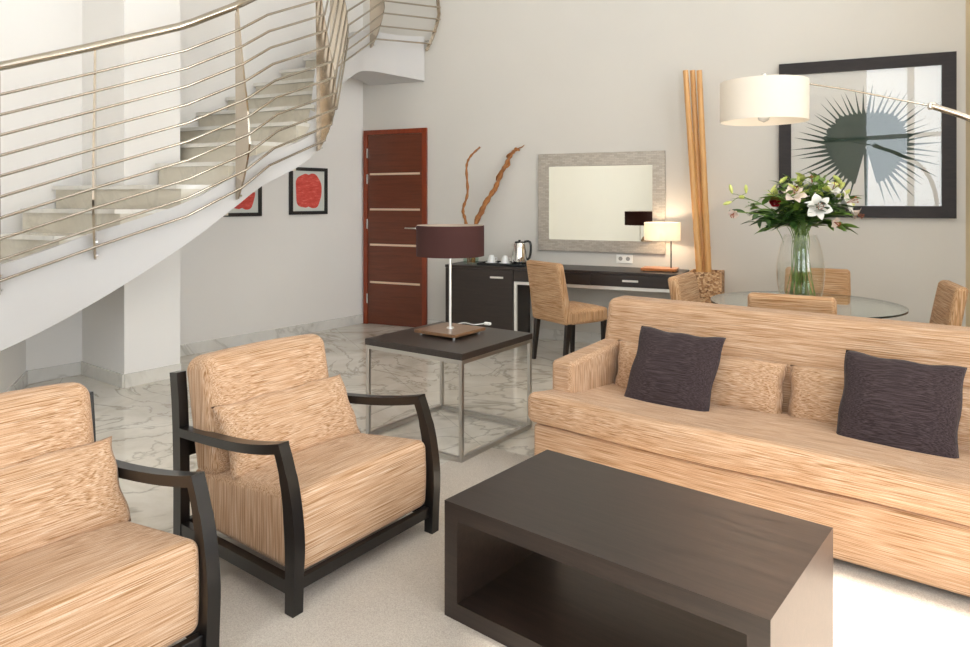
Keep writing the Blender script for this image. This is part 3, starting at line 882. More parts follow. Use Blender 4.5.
# ------------------------------------------------------------------ dining table with the glass top
TZ = 0.74
dt = thing('dining_table', 'round glass-topped dining table behind the sofa', 'table', (TC.x, TC.y, 0))
obj('glass_top', lathe(bmesh.new(), [(0, TZ - 0.012), (0.573, TZ - 0.012), (0.573, TZ), (0, TZ)], 96), M_tglass, dt, 0.7)
obj('glass_edge', lathe(bmesh.new(), [(0.5735, TZ - 0.0115), (0.575, TZ - 0.0115), (0.575, TZ - 0.0005), (0.5735, TZ - 0.0005)], 96, close=True), M_tedge, dt, 0.7)
obj('pedestal', lathe(bmesh.new(), [(0, 0), (0.24, 0), (0.24, 0.012), (0.05, 0.022), (0.04, 0.05), (0.04, TZ - 0.04), (0.13, TZ - 0.025), (0.13, TZ - 0.012), (0, TZ - 0.012)], 48), M_brushed, dt, 0.7)

# vase
VC = Vector((2.085, 4.60))
vase = thing('glass_vase', 'large clear glass vase half full of water, on the glass table', 'vase', (VC.x, VC.y, TZ + 0.0006))
outp = [(0, 0), (0.115, 0), (0.128, 0.02), (0.143, 0.10), (0.149, 0.19), (0.143, 0.28), (0.125, 0.36), (0.105, 0.415), (0.100, 0.43)]
outp = [(p.x, p.y) for p in catmull([(r, z, 0) for r, z in outp], 4)]
outp = [(max(r, 0), z) for r, z in outp]
innp = [(max(r - 0.004, 0), max(z, 0.012)) for r, z in outp[4:]][::-1] + [(0, 0.012)]
obj('vase_wall', lathe(bmesh.new(), outp + innp, 64), M_glass, vase, 0.9)
wp_ = [(r, z) for r, z in innp[::-1] if z < 0.24]
obj('water', lathe(bmesh.new(), [(max(0, r - 0.001), z + 0.001) for r, z in wp_] + [(0, wp_[-1][1] + 0.001)], 48), M_water, vase, 0.9)

# flowers: every stem is a thing of its own
rnd = random.Random(21)
def vpt(px, py, dy=0.0):
    Y = VC.y + dy
    return Vector(((px - HX) / FPX * Y, Y, zat(py, Y)))
def leaf(bm, base, d, ln, wd, curl=0.25, nseg=5):
    d = d.normalized(); up = Vector((0, 0, 1))
    s = d.cross(up)
    s = s.normalized() if s.length > 1e-3 else Vector((1, 0, 0))
    s = (s + Vector((rnd.uniform(-.5, .5), rnd.uniform(-.5, .5), rnd.uniform(-.6, .6)))).normalized()
    s = (s - d * s.dot(d)).normalized(); n = s.cross(d)
    L_, R_, Mi = [], [], []
    for i in range(nseg + 1):
        t = i / nseg; w = wd * math.sin(PI * min(1, (t * 0.94 + 0.04))) ** 0.8 * (1 - 0.25 * t)
        p = base + d * ln * t + n * (-curl * ln * t * t) + Vector((0, 0, -0.05 * ln * t * t))
        Mi.append(bm.verts.new(p - n * w * 0.18)); L_.append(bm.verts.new(p + s * w)); R_.append(bm.verts.new(p - s * w))
    for i in range(nseg):
        bm.faces.new((L_[i], L_[i + 1], Mi[i + 1], Mi[i])); bm.faces.new((Mi[i], Mi[i + 1], R_[i + 1], R_[i]))
def stem_path(tip, k):
    an = k * 2.4
    r0 = rnd.uniform(0.02, 0.10); foot = Vector((VC.x - math.cos(an) * r0, VC.y - math.sin(an) * r0, TZ + 0.018))
    neck = Vector((VC.x + rnd.uniform(-.045, .045), VC.y + rnd.uniform(-.045, .045), TZ + 0.42))
    mid = neck.lerp(tip, 0.5) + Vector((0, 0, 0.05))
    return catmull([foot, neck, mid, tip], 6)
def finish(t, bm_list):
    for nm, bm, m in bm_list:
        o = obj(nm, bm, m, None, 3.2); o.parent = t; o.matrix_parent_inverse = Matrix.Translation(-Vector(t.location))
kk = [0]
def new_stem(name, label, cat, group, tip, leaves=(0, 0), lf=M_leaf, sr=0.0035, span=(0.42, 0.95), ll=(0.09, 0.15)):
    kk[0] += 1
    t = thing(name, label, cat, (VC.x, VC.y, TZ + 0.02), 0, group)
    P = stem_path(Vector(tip), kk[0])
    parts = [('stem', tube(bmesh.new(), P, sr, 7), M_stem)]
    nl = rnd.randint(*leaves) if leaves[1] else 0
    if nl:
        bm = bmesh.new()
        for i in range(nl):
            f = span[0] + (span[1] - span[0]) * (i + rnd.random() * 0.6) / nl
            q = f * (len(P) - 1); a = int(q); p = P[a].lerp(P[min(a + 1, len(P) - 1)], q - a)
            ax = (P[min(a + 1, len(P) - 1)] - P[max(a - 1, 0)]).normalized()
            az = rnd.uniform(0, 2 * PI); side = Vector((math.cos(az), math.sin(az), rnd.uniform(-0.15, 0.35)))
            leaf(bm, p, ax * 0.75 + side, rnd.uniform(*ll), rnd.uniform(0.015, 0.024))
        parts.append(('leaves', bm, lf))
    return t, P, parts
def axis_frame(d):
    d = d.normalized(); s = d.cross(Vector((0, 0, 1)))
    s = s.normalized() if s.length > 1e-3 else Vector((1, 0, 0))
    return d, s, s.cross(d)
def lily_bloom(c, d, r, openness=1.0):
    d, s, n = axis_frame(d); bm = bmesh.new()
    for k in range(6):
        a = 2 * PI * k / 6 + 0.3; rad = s * math.cos(a) + n * math.sin(a); tg = d.cross(rad)
        w = r * (0.36 if k % 2 else 0.26); rows = []
        for i in range(7):
            t = i / 6
            out = r * (0.06 + t * openness * 0.95); fw = r * (0.75 * math.sin(min(1, t * 1.15) * PI * 0.62)) * (1.1 - 0.45 * openness)
            wd = w * math.sin(PI * (0.12 + 0.86 * t)) ** 0.8
            p = c + rad * out + d * (fw - r * 0.3)
            rows.append([bm.verts.new(p - tg * wd), bm.verts.new(p - d * 0.12 * wd), bm.verts.new(p + tg * wd)])
        for a_, b_ in zip(rows[:-1], rows[1:]):
            bm.faces.new((a_[0], b_[0], b_[1], a_[1])); bm.faces.new((a_[1], b_[1], b_[2], a_[2]))
    st = bmesh.new()
    for k in range(6):
        a = 2 * PI * k / 6; rad = s * math.cos(a) + n * math.sin(a)
        e = c + d * r * 0.75 + rad * r * 0.22
        tube(st, [c, e], 0.0012, 5); cushion(st, 0.004, 0.004, 0.011, 0.0019, nm=1, M=Matrix.Translation(e))
    return bm, st
def bud(bm, c, d, ln, w):
    d, s, n = axis_frame(d)
    prof = [(0.15, 0), (0.6, 0.15), (1.0, 0.45), (0.85, 0.75), (0.4, 0.95), (0.02, 1.0)]
    rings = []
    for r, t in prof:
        rings.append([bm.verts.new(c + d * ln * t + (s * math.cos(2 * PI * k / 8) + n * math.sin(2 * PI * k / 8)) * w * r * (1 + 0.12 * (k % 2))) for k in range(8)])
    for a, b in zip(rings[:-1], rings[1:]):
        for k in range(8): bm.faces.new((a[k], a[(k + 1) % 8], b[(k + 1) % 8], b[k]))
    bm.faces.new(rings[0][::-1]); bm.faces.new(rings[-1])
cam = Vector((0, 0, CAMH))
lil = [((818, 207), 0.0, 'white', 0.100, 'wide open white lily facing the room in the middle of the bouquet', (-0.25, -0.95, 0.1)),
       ((794, 195), -0.02, 'blush', 0.092, 'half open blush lily above and left of the white one', (-0.1, -0.6, 0.55)),
       ((846, 203), 0.04, 'white', 0.100, 'cream lily leaning out to the side nearest the palm picture frame', (0.65, -0.55, 0.3)),
       ((855, 213), 0.0, 'blush', 0.075, 'pale pink lily hanging lowest at the frame side of the bouquet', (0.75, -0.45, -0.45)),
       ((734, 213), -0.03, 'blush', 0.055, 'small faded lily below the long buds at the bamboo side of the bouquet', (-0.5, -0.6, -0.5)),
       ((834, 222), -0.07, 'blush', 0.060, 'small pale bloom tucked under the white lily', (0.4, -0.8, -0.35)),
       ((832, 190), 0.08, 'white', 0.080, 'cream lily at the top of the bouquet over the white lily', (0.2, -0.6, 0.6)),
       ((812, 183), 0.10, 'white', 0.075, 'pale lily highest in the bouquet behind the buds', (-0.1, -0.5, 0.8))]
for (px, py), dy, col, r, lab, d in lil:
    r *= 0.90; dy -= 0.13 if col == 'white' else 0.08
    tip = vpt(px, py, dy); d = Vector(d).normalized()
    t, P, parts = new_stem('lily', lab, 'flower', 'lilies in the glass vase', tip - d * r * 0.35, (3, 5))
    b_, s_ = lily_bloom(tip, d, r, 0.95 if r > 0.08 else 0.7)
    parts += [('bloom', b_, M_lily if col == 'white' else M_pink), ('stamens', s_, M_anther)]
    finish(t, parts)
def rose_bloom(c, d, r):
    d, s, n = axis_frame(d); bm = bmesh.new()
    for lay, (rr, cnt, hh) in enumerate(((1.0, 6, 0.55), (0.75, 5, 0.8), (0.5, 4, 0.95), (0.26, 3, 1.0))):
        for k in range(cnt):
            a0 = 2 * PI * k / cnt + lay * 0.7; rows = []
            for i in range(5):
                t = i / 4; row = []
                for j in range(5):
                    a = a0 + (j / 4 - 0.5) * 2 * PI / cnt * 1.35
                    rad = r * rr * (0.35 + 0.65 * math.sin(min(1.0, t * 1.1) * PI / 2)) * (1 - 0.05 * (j - 2) ** 2 * t)
                    row.append(bm.verts.new(c + (s * math.cos(a) + n * math.sin(a)) * rad + d * r * (hh * 1.3 * t - 0.6)))
                rows.append(row)
            for i in range(4):
                for j in range(4): bm.faces.new((rows[i][j], rows[i + 1][j], rows[i + 1][j + 1], rows[i][j + 1]))
    return bm
for (px, py), dy, r, lab, d in (((775, 202), -0.08, 0.036, 'open crimson rose at the bamboo side of the bouquet', (-0.3, -0.85, 0.3)),
                                ((814.5, 201.5), 0.05, 0.028, 'dark red rose peeping out behind the white lily', (0, -0.8, 0.5))):
    tip = vpt(px, py, dy); d = Vector(d).normalized()
    t, P, parts = new_stem('rose', lab, 'flower', 'red roses in the glass vase', tip - d * r * 0.5, (3, 4))
    parts.append(('bloom', rose_bloom(tip, d, r), M_rose)); finish(t, parts)
buds = [((741, 196), -0.02, 'lily spray with four long pale buds reaching farthest toward the bamboo', [((727.5, 203), (-0.95, -0.1, -0.28), 0.065), ((742, 197), (-0.6, -0.5, 0.05), 0.07), ((731, 189), (-0.25, 0, 1), 0.065), ((746, 189), (-0.05, 0, 1), 0.06)]),
        ((773, 193), 0.03, 'spray of yellow green buds above the crimson rose', [((776, 192), (-0.3, -0.5, 0.5), 0.075), ((783, 180), (0.7, -0.2, 0.6), 0.07), ((770, 195), (-0.6, -0.3, 0.1), 0.06)]),
        ((802, 188), 0.02, 'spray of yellow green buds beside the blush lily', [((806, 192), (0.2, -0.5, 0.4), 0.065), ((799, 180), (-0.2, 0, 1), 0.07), ((811, 186), (0.5, 0, 0.8), 0.06)]),
        ((836, 180), 0.04, 'spray of pointed green buds topping the bouquet in front of the palm picture', [((838, 180), (-0.75, 0, 0.75), 0.09), ((842, 186), (0.5, 0, 0.7), 0.065), ((828, 184), (-0.2, -0.3, 0.8), 0.06)]),
        ((845, 192), -0.02, 'spray of yellow buds at the palm picture side of the bouquet', [((846, 193), (0.5, -0.3, 0.6), 0.07), ((838, 196), (0.1, -0.6, 0.4), 0.06), ((850, 205), (0.8, -0.2, 0.1), 0.065)])]
for (px, py), dy, lab, bl in buds:
    tip = vpt(px, py, dy)
    t, P, parts = new_stem('bud_spray', lab, 'flower', 'lily bud sprays in the glass vase', tip, (3, 5), M_leaf2, span=(0.5, 0.9))
    sb = bmesh.new()
    for (bx, by), d, ln in bl:
        c = vpt(bx, by, dy); d = Vector(d).normalized(); c0 = c - d * ln * 0.5
        if (c0 - tip).length > 0.004: tube(sb, [tip, tip.lerp(c0, 0.5) + Vector((0, 0, 0.004)), c0], 0.002, 6)
        bm = bmesh.new(); bud(bm, c0, d, ln, ln * 0.19); parts.append(('bud', bm, M_bud))
    if sb.verts: parts.append(('bud_stalks', sb, M_stem))
    else: sb.free()
    finish(t, parts)
greens = [(748, 205), (757, 212), (752, 222), (765, 218), (770, 228), (783, 208), (790, 222), (800, 205), (806, 218), (818, 196), (823, 222), (833, 210), (840, 225), (848, 196), (826, 182), (786, 186), (779, 195), (812, 212), (795, 212), (838, 203), (805, 196), (791, 204), (824, 206), (780, 215), (843, 212)]
tops = [(768, 190), (779, 182), (790, 178), (803, 176), (815, 175), (826, 176), (840, 184), (850, 196), (820, 190), (796, 188), (784, 196), (808, 184)]
for i, (px, py) in enumerate(greens):
    tip = vpt(px, py, rnd.uniform(-0.16, 0.16))
    t, P, parts = new_stem('leafy_stem', 'dark green leafy stem among the flowers in the glass vase', 'foliage', 'leafy stems in the glass vase', tip, (14, 19), M_leaf if i % 4 else M_leaf2, 0.0022, (0.46, 1.0), (0.09, 0.16))
    finish(t, parts)

for i, (px, py) in enumerate(tops):
    tip = vpt(px, py, rnd.uniform(-0.14, 0.14))
    t, P, parts = new_stem('leafy_stem', 'pale green leafy stem showing over the flowers in the glass vase', 'foliage', 'pale leafy stems in the glass vase', tip, (9, 12), M_leaf2 if i % 3 else M_bud, 0.002, (0.58, 1.0), (0.06, 0.11))
    finish(t, parts)

# ------------------------------------------------------------------ desk with cupboard along the back wall
DD = 0.49; DZ = 0.757
s0 = ws(445, DD); s1 = ws(513, DD); s2 = ws(681, DD)
desk = thing('desk', 'long dark wenge desk with cupboard and drawers along the wall under the mirror', 'desk', wp(s0), WR)
lw_ = s1 - s0; dl_ = s2 - s0
obj('desk_top', B(0, dl_, -DD, -0.003, DZ - 0.025, DZ, 0.002), M_wenge, desk)
obj('cupboard', B(0, lw_, -DD + 0.024, -0.01, 0.03, DZ - 0.025), M_wenge, desk)
obj('plinth', B(0.02, lw_ - 0.02, -DD + 0.06, -0.02, 0.0, 0.03), M_legwood, desk)
d_ = obj('cupboard_door', B(0.003, lw_ - 0.003, -DD + 0.004, -DD + 0.022, 0.035, DZ - 0.028, 0.002), M_wenge, desk)
def bar_handle(xc, z, w, par):
    bm = bmesh.new(); box(bm, xc - w / 2, xc + w / 2, -DD - 0.022, -DD - 0.008, z - 0.009, z + 0.009, 0.002)
    for sx in (-1, 1): box(bm, xc + sx * w * 0.35 - 0.005, xc + sx * w * 0.35 + 0.005, -DD - 0.009, -DD + 0.006, z - 0.005, z + 0.005)
    return obj('bar_handle', bm, M_handle, par)
bar_handle(ws(497.2, DD) - s0, DZ - 0.103, 0.135, d_)
dz0 = DZ - 0.135
mid = (lw_ + dl_) / 2
obj('drawer_case', B(lw_ + 0.002, dl_, -DD + 0.03, -0.01, dz0, DZ - 0.026), M_wenge, desk)
xs = [lw_ + 0.004, ws(590, DD) - s0, dl_ - 0.002]
for a, b, h in ((xs[0], xs[1], 552), (xs[1], xs[2], 630.5)):
    dd = obj('drawer', B(a, b - 0.004, -DD + 0.004, -DD + 0.028, dz0 + 0.002, DZ - 0.028, 0.002), M_wenge, desk)
    bar_handle(ws(h, DD) - s0, (dz0 + DZ - 0.02) / 2, 0.14, dd)
bm = bmesh.new(); g = 0.028
x0_ = lw_ + 0.006
for yy in (-DD + 0.022, -0.03):
    box(bm, x0_, x0_ + g, yy - g / 2, yy + g / 2, 0, dz0); box(bm, dl_ - g, dl_, yy - g / 2, yy + g / 2, 0, dz0)
    box(bm, x0_ + g, dl_ - g, yy - g / 2, yy + g / 2, dz0 - g, dz0)
obj('steel_frame', bm, M_handle, desk)

def on_desk(px, d): s = ws(px, d); return wp(s, d, DZ + 0.0005)
# branches in a glass vase
p = on_desk(471, 0.26)
gv = thing('glass_cylinder', 'straight green-tinted glass vase holding two branches, on the desk behind the lamp shade', 'vase', p, WR)
obj('vase_wall', lathe(bmesh.new(), [(0, 0), (0.080, 0), (0.080, 0.30), (0.074, 0.30), (0.074, 0.012), (0, 0.012)], 40), M_green_glass, gv, 0.7)
def on_view(px, py, Y): return Vector(((px - HX) / FPX * Y, Y, zat(py, Y)))
Yb = p[1]
def branch(label, pts, r, twist, seed):
    P = [on_view(x, y, Yb + dy) for x, y, dy in pts]
    P = catmull(P, 8); n = len(P)
    rr = [max(0.004, r * (1.05 - 0.45 * i / n) * (1 + 0.25 * math.sin(i * 1.7 + seed))) for i in range(n)]
    t = thing('branch', label, 'branch', p, 0)
    def fin(nm, bm):
        o = obj(nm, bm, M_branch, None, 1.2); o.parent = t; o.matrix_parent_inverse = Matrix.Translation(-Vector(t.location))
    fin('stick', tube(bmesh.new(), P, rr, 8))
    if twist:
        Q = [q + Vector((math.cos(i * 0.55), math.sin(i * 0.55), 0.2 * math.sin(i * 0.9))) * (0.030 + 0.006 * math.sin(i)) for i, q in enumerate(P)]
        fin('vine', tube(bmesh.new(), Q[8:], [0.011 + 0.003 * math.sin(i * 2) for i in range(len(Q) - 8)], 7))
        top = P[-1]
        fin('twig', tube(bmesh.new(), [P[-3], top + Vector((0.055, 0, 0.012)), top + Vector((0.075, 0, 0.03))], [0.008, 0.006, 0.003], 6))
branch('thin crooked brown branch bending upright in the glass vase behind the lamp', [(469, 262.5, 0.03), (466, 224, 0.02), (463, 210, 0.0), (467.5, 193, 0), (466.5, 168, 0.02), (470, 157, 0), (480, 147, 0)], 0.016, False, 1)
branch('thick twisted orange-brown branch slanting out of the glass vase behind the lamp', [(473, 262.5, -0.03), (476, 224, -0.02), (486, 203, 0), (496, 186, 0.02), (504, 168, 0), (511, 155, 0), (517, 148, 0)], 0.026, True, 4)
# tray, cups, kettle
ty_ = 0.27
sa, sb_ = ws(482.5, ty_), ws(529, ty_); w = sb_ - sa
tray = thing('serving_tray', 'black serving tray with low rim on the desk, under the kettle and cups', 'tray', wp((sa + sb_) / 2, ty_, DZ + 0.0005), WR)
bm = bmesh.new(); box(bm, -w / 2, w / 2, -0.14, 0.14, 0, 0.008, 0.002)
box(bm, -w / 2, w / 2, -0.14, -0.13, 0.008, 0.022); box(bm, -w / 2, w / 2, 0.13, 0.14, 0.008, 0.022)
box(bm, -w / 2, -w / 2 + 0.01, -0.13, 0.13, 0.008, 0.022); box(bm, w / 2 - 0.01, w / 2, -0.13, 0.13, 0.008, 0.022)
obj('tray_body', bm, M_black, tray)
def cup(px, label, lab2):
    q = wp(ws(px, ty_ + 0.01), ty_ + 0.01, DZ + 0.0092)
    sc = obj('saucer', lathe(bmesh.new(), [(0, 0), (0.04, 0), (0.062, 0.011), (0.062, 0.014), (0.04, 0.005), (0, 0.005)], 36), M_ceramic, None, 0.9)
    sc.location = q; tag(sc, lab2, 'saucer', 'white saucers on the tray')
    t = thing('cup', label, 'cup', (q[0], q[1], q[2] + 0.006), 0.4, 'white cups on the tray')
    obj('cup_body', lathe(bmesh.new(), [(0, 0.078), (0.022, 0.078), (0.024, 0.070), (0.032, 0.055), (0.039, 0.02), (0.041, 0.0), (0.038, 0.0), (0.036, 0.02), (0.029, 0.054), (0.020, 0.066), (0, 0.068)], 36), M_ceramic, t, 0.9)
    obj('cup_handle', tube(bmesh.new(), [(0.036, 0, 0.05), (0.055, 0, 0.052), (0.062, 0, 0.038), (0.056, 0, 0.022), (0.039, 0, 0.016)], 0.0045, 8), M_ceramic, t, 0.9)
cup(491.5, 'upturned white cup on the tray next to the dark lamp shade', 'white saucer under the cup next to the dark lamp shade')
cup(505.0, 'upturned white cup on the tray just beside the kettle', 'white saucer under the cup just beside the kettle')
q = wp(ws(519.5, ty_), ty_, DZ + 0.0092)
ket = thing('electric_kettle', 'polished steel electric kettle with black handle on the desk tray', 'kettle', q, -0.1)
obj('kettle_base', lathe(bmesh.new(), [(0, 0), (0.082, 0), (0.082, 0.018), (0.06, 0.024), (0, 0.024)], 36), M_black, ket, 0.7)
obj('kettle_body', lathe(bmesh.new(), [(0, 0.024), (0.074, 0.024), (0.076, 0.04), (0.070, 0.12), (0.058, 0.19), (0.050, 0.212), (0, 0.212)], 40), M_chrome, ket, 0.7)
obj('kettle_lid', lathe(bmesh.new(), [(0, 0.212), (0.049, 0.212), (0.044, 0.226), (0.012, 0.230), (0.012, 0.242), (0, 0.243)], 32), M_black, ket, 0.7)
obj('kettle_spout', prism(bmesh.new(), [(-0.05, -0.018, 0.20), (-0.05, 0.018, 0.20), (-0.078, 0, 0.215), ], (0.005, 0, -0.04)), M_chrome, ket)
obj('kettle_handle', tube(bmesh.new(), catmull([(0.045, 0, 0.222), (0.085, 0, 0.228), (0.108, 0, 0.205), (0.110, 0, 0.13), (0.098, 0, 0.07), (0.074, 0, 0.045)], 5), 0.012, 10), M_black, ket, 0.9)
# wall socket
q = ws(624.5, 0); z = zat(258.8, 6.68)
so_ = thing('wall_socket', 'white double socket on the back wall just over the desk', 'socket', wp(q, 0, z), WR)
obj('socket_plate', B(-0.078, 0.078, -0.012, -0.001, -0.042, 0.042, 0.003), M_socket, so_)
for sx in (-1, 1):
    bm = lathe(bmesh.new(), [(0, 0), (0.020, 0), (0.020, 0.002), (0, 0.002)], 20)
    bmesh.ops.transform(bm, matrix=Matrix.Translation((sx * 0.036, -0.0121, 0)) @ Matrix.Rotation(PI / 2, 4, 'X'), verts=bm.verts[:])
    obj('socket_hole', bm, M_sockhole, so_)
# small lit lamp
p = on_desk(660, 0.25)
dlamp = thing('desk_lamp', 'small lit lamp with cream drum shade and cherry wood foot on the desk', 'lamp', p, WR)
obj('lamp_base', B(-0.155, 0.155, -0.10, 0.10, 0.006, 0.030, 0.003), M_orangewood, dlamp)
for sx in (-1, 1):
    for sy in (-1, 1): obj('foot', lathe(bmesh.new(), [(0, 0), (0.010, 0), (0.010, 0.007), (0, 0.007)], 12, (sx * 0.13, sy * 0.08, 0)), M_black, dlamp)
px_ = 0.098
obj('lamp_pole', lathe(bmesh.new(), [(0, 0.03), (0.006, 0.03), (0.006, 0.36), (0, 0.36)], 14, (px_, 0, 0)), M_black, dlamp, 0.7)
zs0, zs1 = zat(240.3, 6.3) - DZ, zat(222.5, 6.3) - DZ
sh = obj('lamp_shade', lathe(bmesh.new(), [(0.160, zs0), (0.160, zs1), (0.158, zs1), (0.158, zs0)], 56, (0.020, 0, 0), close=True), M_shade_cream, dlamp, 0.7)
bm = bmesh.new(); tube(bm, [(px_, 0, zs1 - 0.03), (0.02, 0, zs1 - 0.03)], 0.004, 6)
for an in (0.5, 2.6, 4.7): tube(bm, [(0.02, 0, zs1 - 0.03), (0.02 + 0.157 * math.cos(an), 0.157 * math.sin(an), zs1 - 0.03)], 0.003, 6)
obj('shade_spider', bm, M_black, dlamp)
def bulb(name, loc, power, col, rad, par):
    l = bpy.data.lights.new(name, 'POINT'); l.energy = power; l.color = col; l.shadow_soft_size = rad
    o = bpy.data.objects.new(name, l); C.objects.link(o); o.location = loc; o.parent = par
    return o
bulb('bulb', (0.02, 0, (zs0 + zs1) / 2), 5.0, (1.0, 0.78, 0.55), 0.035, dlamp)

# ------------------------------------------------------------------ mirror
sa, sb_ = ws(538.3, 0.03), ws(665, 0.03); w = sb_ - sa; z0, z1 = 0.893, 1.862
MYAW = 0.0
mir = thing('wall_mirror', 'wide wall mirror in a broad silver-leaf frame over the desk', 'mirror', wp((sa + sb_) / 2, 0.0, z0), WR)
h = z1 - z0; f = 0.115; gt = 0.13
bm = bmesh.new()
box(bm, -w / 2, w / 2, -0.035, -0.004, 0, f, 0.003); box(bm, -w / 2, w / 2, -0.035, -0.004, h - gt, h, 0.003)
box(bm, -w / 2, -w / 2 + f, -0.035, -0.004, f, h - gt); box(bm, w / 2 - f, w / 2, -0.035, -0.004, f, h - gt)
obj('mirror_frame', bm, M_mirframe, mir)
bm = B(-w / 2 + f - 0.004, w / 2 - f + 0.004, -0.002, 0.002, f - 0.004, h - gt + 0.004)
MIRROR_TILT = 0.003
o = obj('mirror_glass', bm, M_mirror, mir); o.location = (0, -0.030, 0); o.rotation_euler = (0, 0, MIRROR_TILT)

# ------------------------------------------------------------------ palm picture
sa, sb_ = ws(779.0, 0.02), ws(956.0, 0.02); w = sb_ - sa; z0, z1 = 1.252, 2.588; h = z1 - z0; f = 0.098
pic = thing('palm_picture', 'big square picture of a dark green fan palm leaf in a thick dark frame', 'picture', wp((sa + sb_) / 2, 0.0, z0), WR)
bm = bmesh.new()
def miter(bm, w, h, f, y0, y1):
    o = [(-w / 2, 0), (w / 2, 0), (w / 2, h), (-w / 2, h)]; i = [(-w / 2 + f, f), (w / 2 - f, f), (w / 2 - f, h - f), (-w / 2 + f, h - f)]
    for k in range(4):
        a, b, c_, d = o[k], o[(k + 1) % 4], i[(k + 1) % 4], i[k]
        t = bmesh.new(); prism(t, [(a[0], y0, a[1]), (b[0], y0, b[1]), (c_[0], y0 + 0.008, c_[1]), (d[0], y0 + 0.008, d[1])], (0, y1 - y0 - 0.008, 0))
        merge(bm, t)
miter(bm, w, h, f, -0.045, -0.004)
obj('picture_frame', bm, M_picwood, pic)
art = obj('print', B(-w / 2 + f - 0.002, w / 2 - f + 0.002, -0.014, -0.008, f - 0.002, h - f + 0.002), M_paper, pic)
sc_ = (sa + sb_) / 2
def pl(px, py):
    s = ws(px, 0.015); q = wp(s, 0.015); return Vector((s - sc_, zat(py, q[1]) - z0))
hub = pl(866, 146); bm = bmesh.new()
nf = 50; hv = bm.verts.new((hub.x, -0.0146, hub.y)); ring = []
r2 = random.Random(4)
for k in range(nf + 1):
    a = math.radians(-76 + (332.0) * k / nf)
    if k < nf:
        am = a + math.radians(332.0 / nf / 2)
    rn = 0.30 + 0.03 * math.sin(3 * a)
    ring.append((hub.x + rn * math.cos(a), hub.y + rn * math.sin(a)))
    if k < nf:
        bend = math.radians(r2.uniform(-2.5, 2.5)); rt = 0.555 + r2.uniform(-0.05, 0.035)
        if math.sin(am) > 0.3: rt *= 0.94
        ring.append((hub.x + rt * 0.62 * math.cos(am - 0.018), hub.y + rt * 0.62 * math.sin(am - 0.018), 1))
        ring.append((hub.x + rt * math.cos(am + bend), hub.y + rt * math.sin(am + bend)))
        ring.append((hub.x + rt * 0.62 * math.cos(am + 0.028), hub.y + rt * 0.62 * math.sin(am + 0.028), 1))
vs = [bm.verts.new((p[0], -0.0146, p[1])) for p in ring]
for a, b in zip(vs[:-1], vs[1:]): bm.faces.new((hv, a, b))
st_ = [bm.verts.new((hub.x + x, -0.0148, hub.y + z)) for x, z in ((-0.018, -0.02), (0.018, -0.02), (0.01, -0.50), (-0.008, -0.50))]
bm.faces.new(st_)
r_ = bmesh.ops.extrude_face_region(bm, geom=bm.faces[:])
bmesh.ops.translate(bm, vec=(0, 0.0008, 0), verts=[v for v in r_['geom'] if isinstance(v, bmesh.types.BMVert)])
obj('printed_leaf', bm, M_palm, art)
obj('picture_glass', B(-w / 2 + f - 0.002, w / 2 - f + 0.002, -0.028, -0.025, f - 0.002, h - f + 0.002), M_pane, pic)

# ------------------------------------------------------------------ bamboo in a woven planter
sp_ = ws(707, 0.24); bp = wp(sp_, 0.24, 0)
pot = thing('woven_planter', 'tall square woven rattan planter holding bamboo canes, between desk and glass table', 'planter', bp, WR)
pw_ = 0.135; ph_ = zat(271.5, bp[1] - 0.05)
bm = bmesh.new()
for (x0, x1, y0, y1) in ((-pw_, pw_, -pw_, -pw_ + 0.02), (-pw_, pw_, pw_ - 0.02, pw_), (-pw_, -pw_ + 0.02, -pw_ + 0.02, pw_ - 0.02), (pw_ - 0.02, pw_, -pw_ + 0.02, pw_ - 0.02)):
    box(bm, x0, x1, y0, y1, 0, ph_)
box(bm, -pw_ + 0.02, pw_ - 0.02, -pw_ + 0.02, pw_ - 0.02, 0, 0.03)
obj('planter_body', bm, M_rattan, pot)
obj('planter_fill', B(-pw_ + 0.021, pw_ - 0.021, -pw_ + 0.021, pw_ - 0.021, 0.031, ph_ - 0.03), M_legwood, pot)
Yb = bp[1]
for i, (tx, bx, dy, lab) in enumerate(((685.5, 699.5, 0.0, 'bamboo cane leaning most, next to the mirror'), (692.5, 703.5, 0.055, 'bamboo cane in the middle of the three, set a little behind'), (699.2, 708.5, -0.01, 'bamboo cane standing most upright, on the palm picture side'))):
    a = on_view(bx, 274, Yb + dy); a.z = ph_ - 0.032; b = on_view(tx, 70.5, Yb + dy + 0.06)
    d = (b - a); n = 46; rr = []; P = []
    r0 = 0.0285
    nodes = [0.07 + 0.155 * k + 0.03 * i for k in range(6)]
    for j in range(n * 3 + 1):
        t = j / (n * 3); P.append(a + d * t); k = min(abs(t - q) for q in nodes)
        rr.append(r0 * (1 - 0.16 * t) * (1 + 0.10 * math.exp(-(k / 0.004) ** 2)))
    t = obj('bamboo_cane', tube(bmesh.new(), P, rr, 16), M_bamboo, None, 0.8)
    tag(t, lab, 'bamboo', 'bamboo canes in the planter')

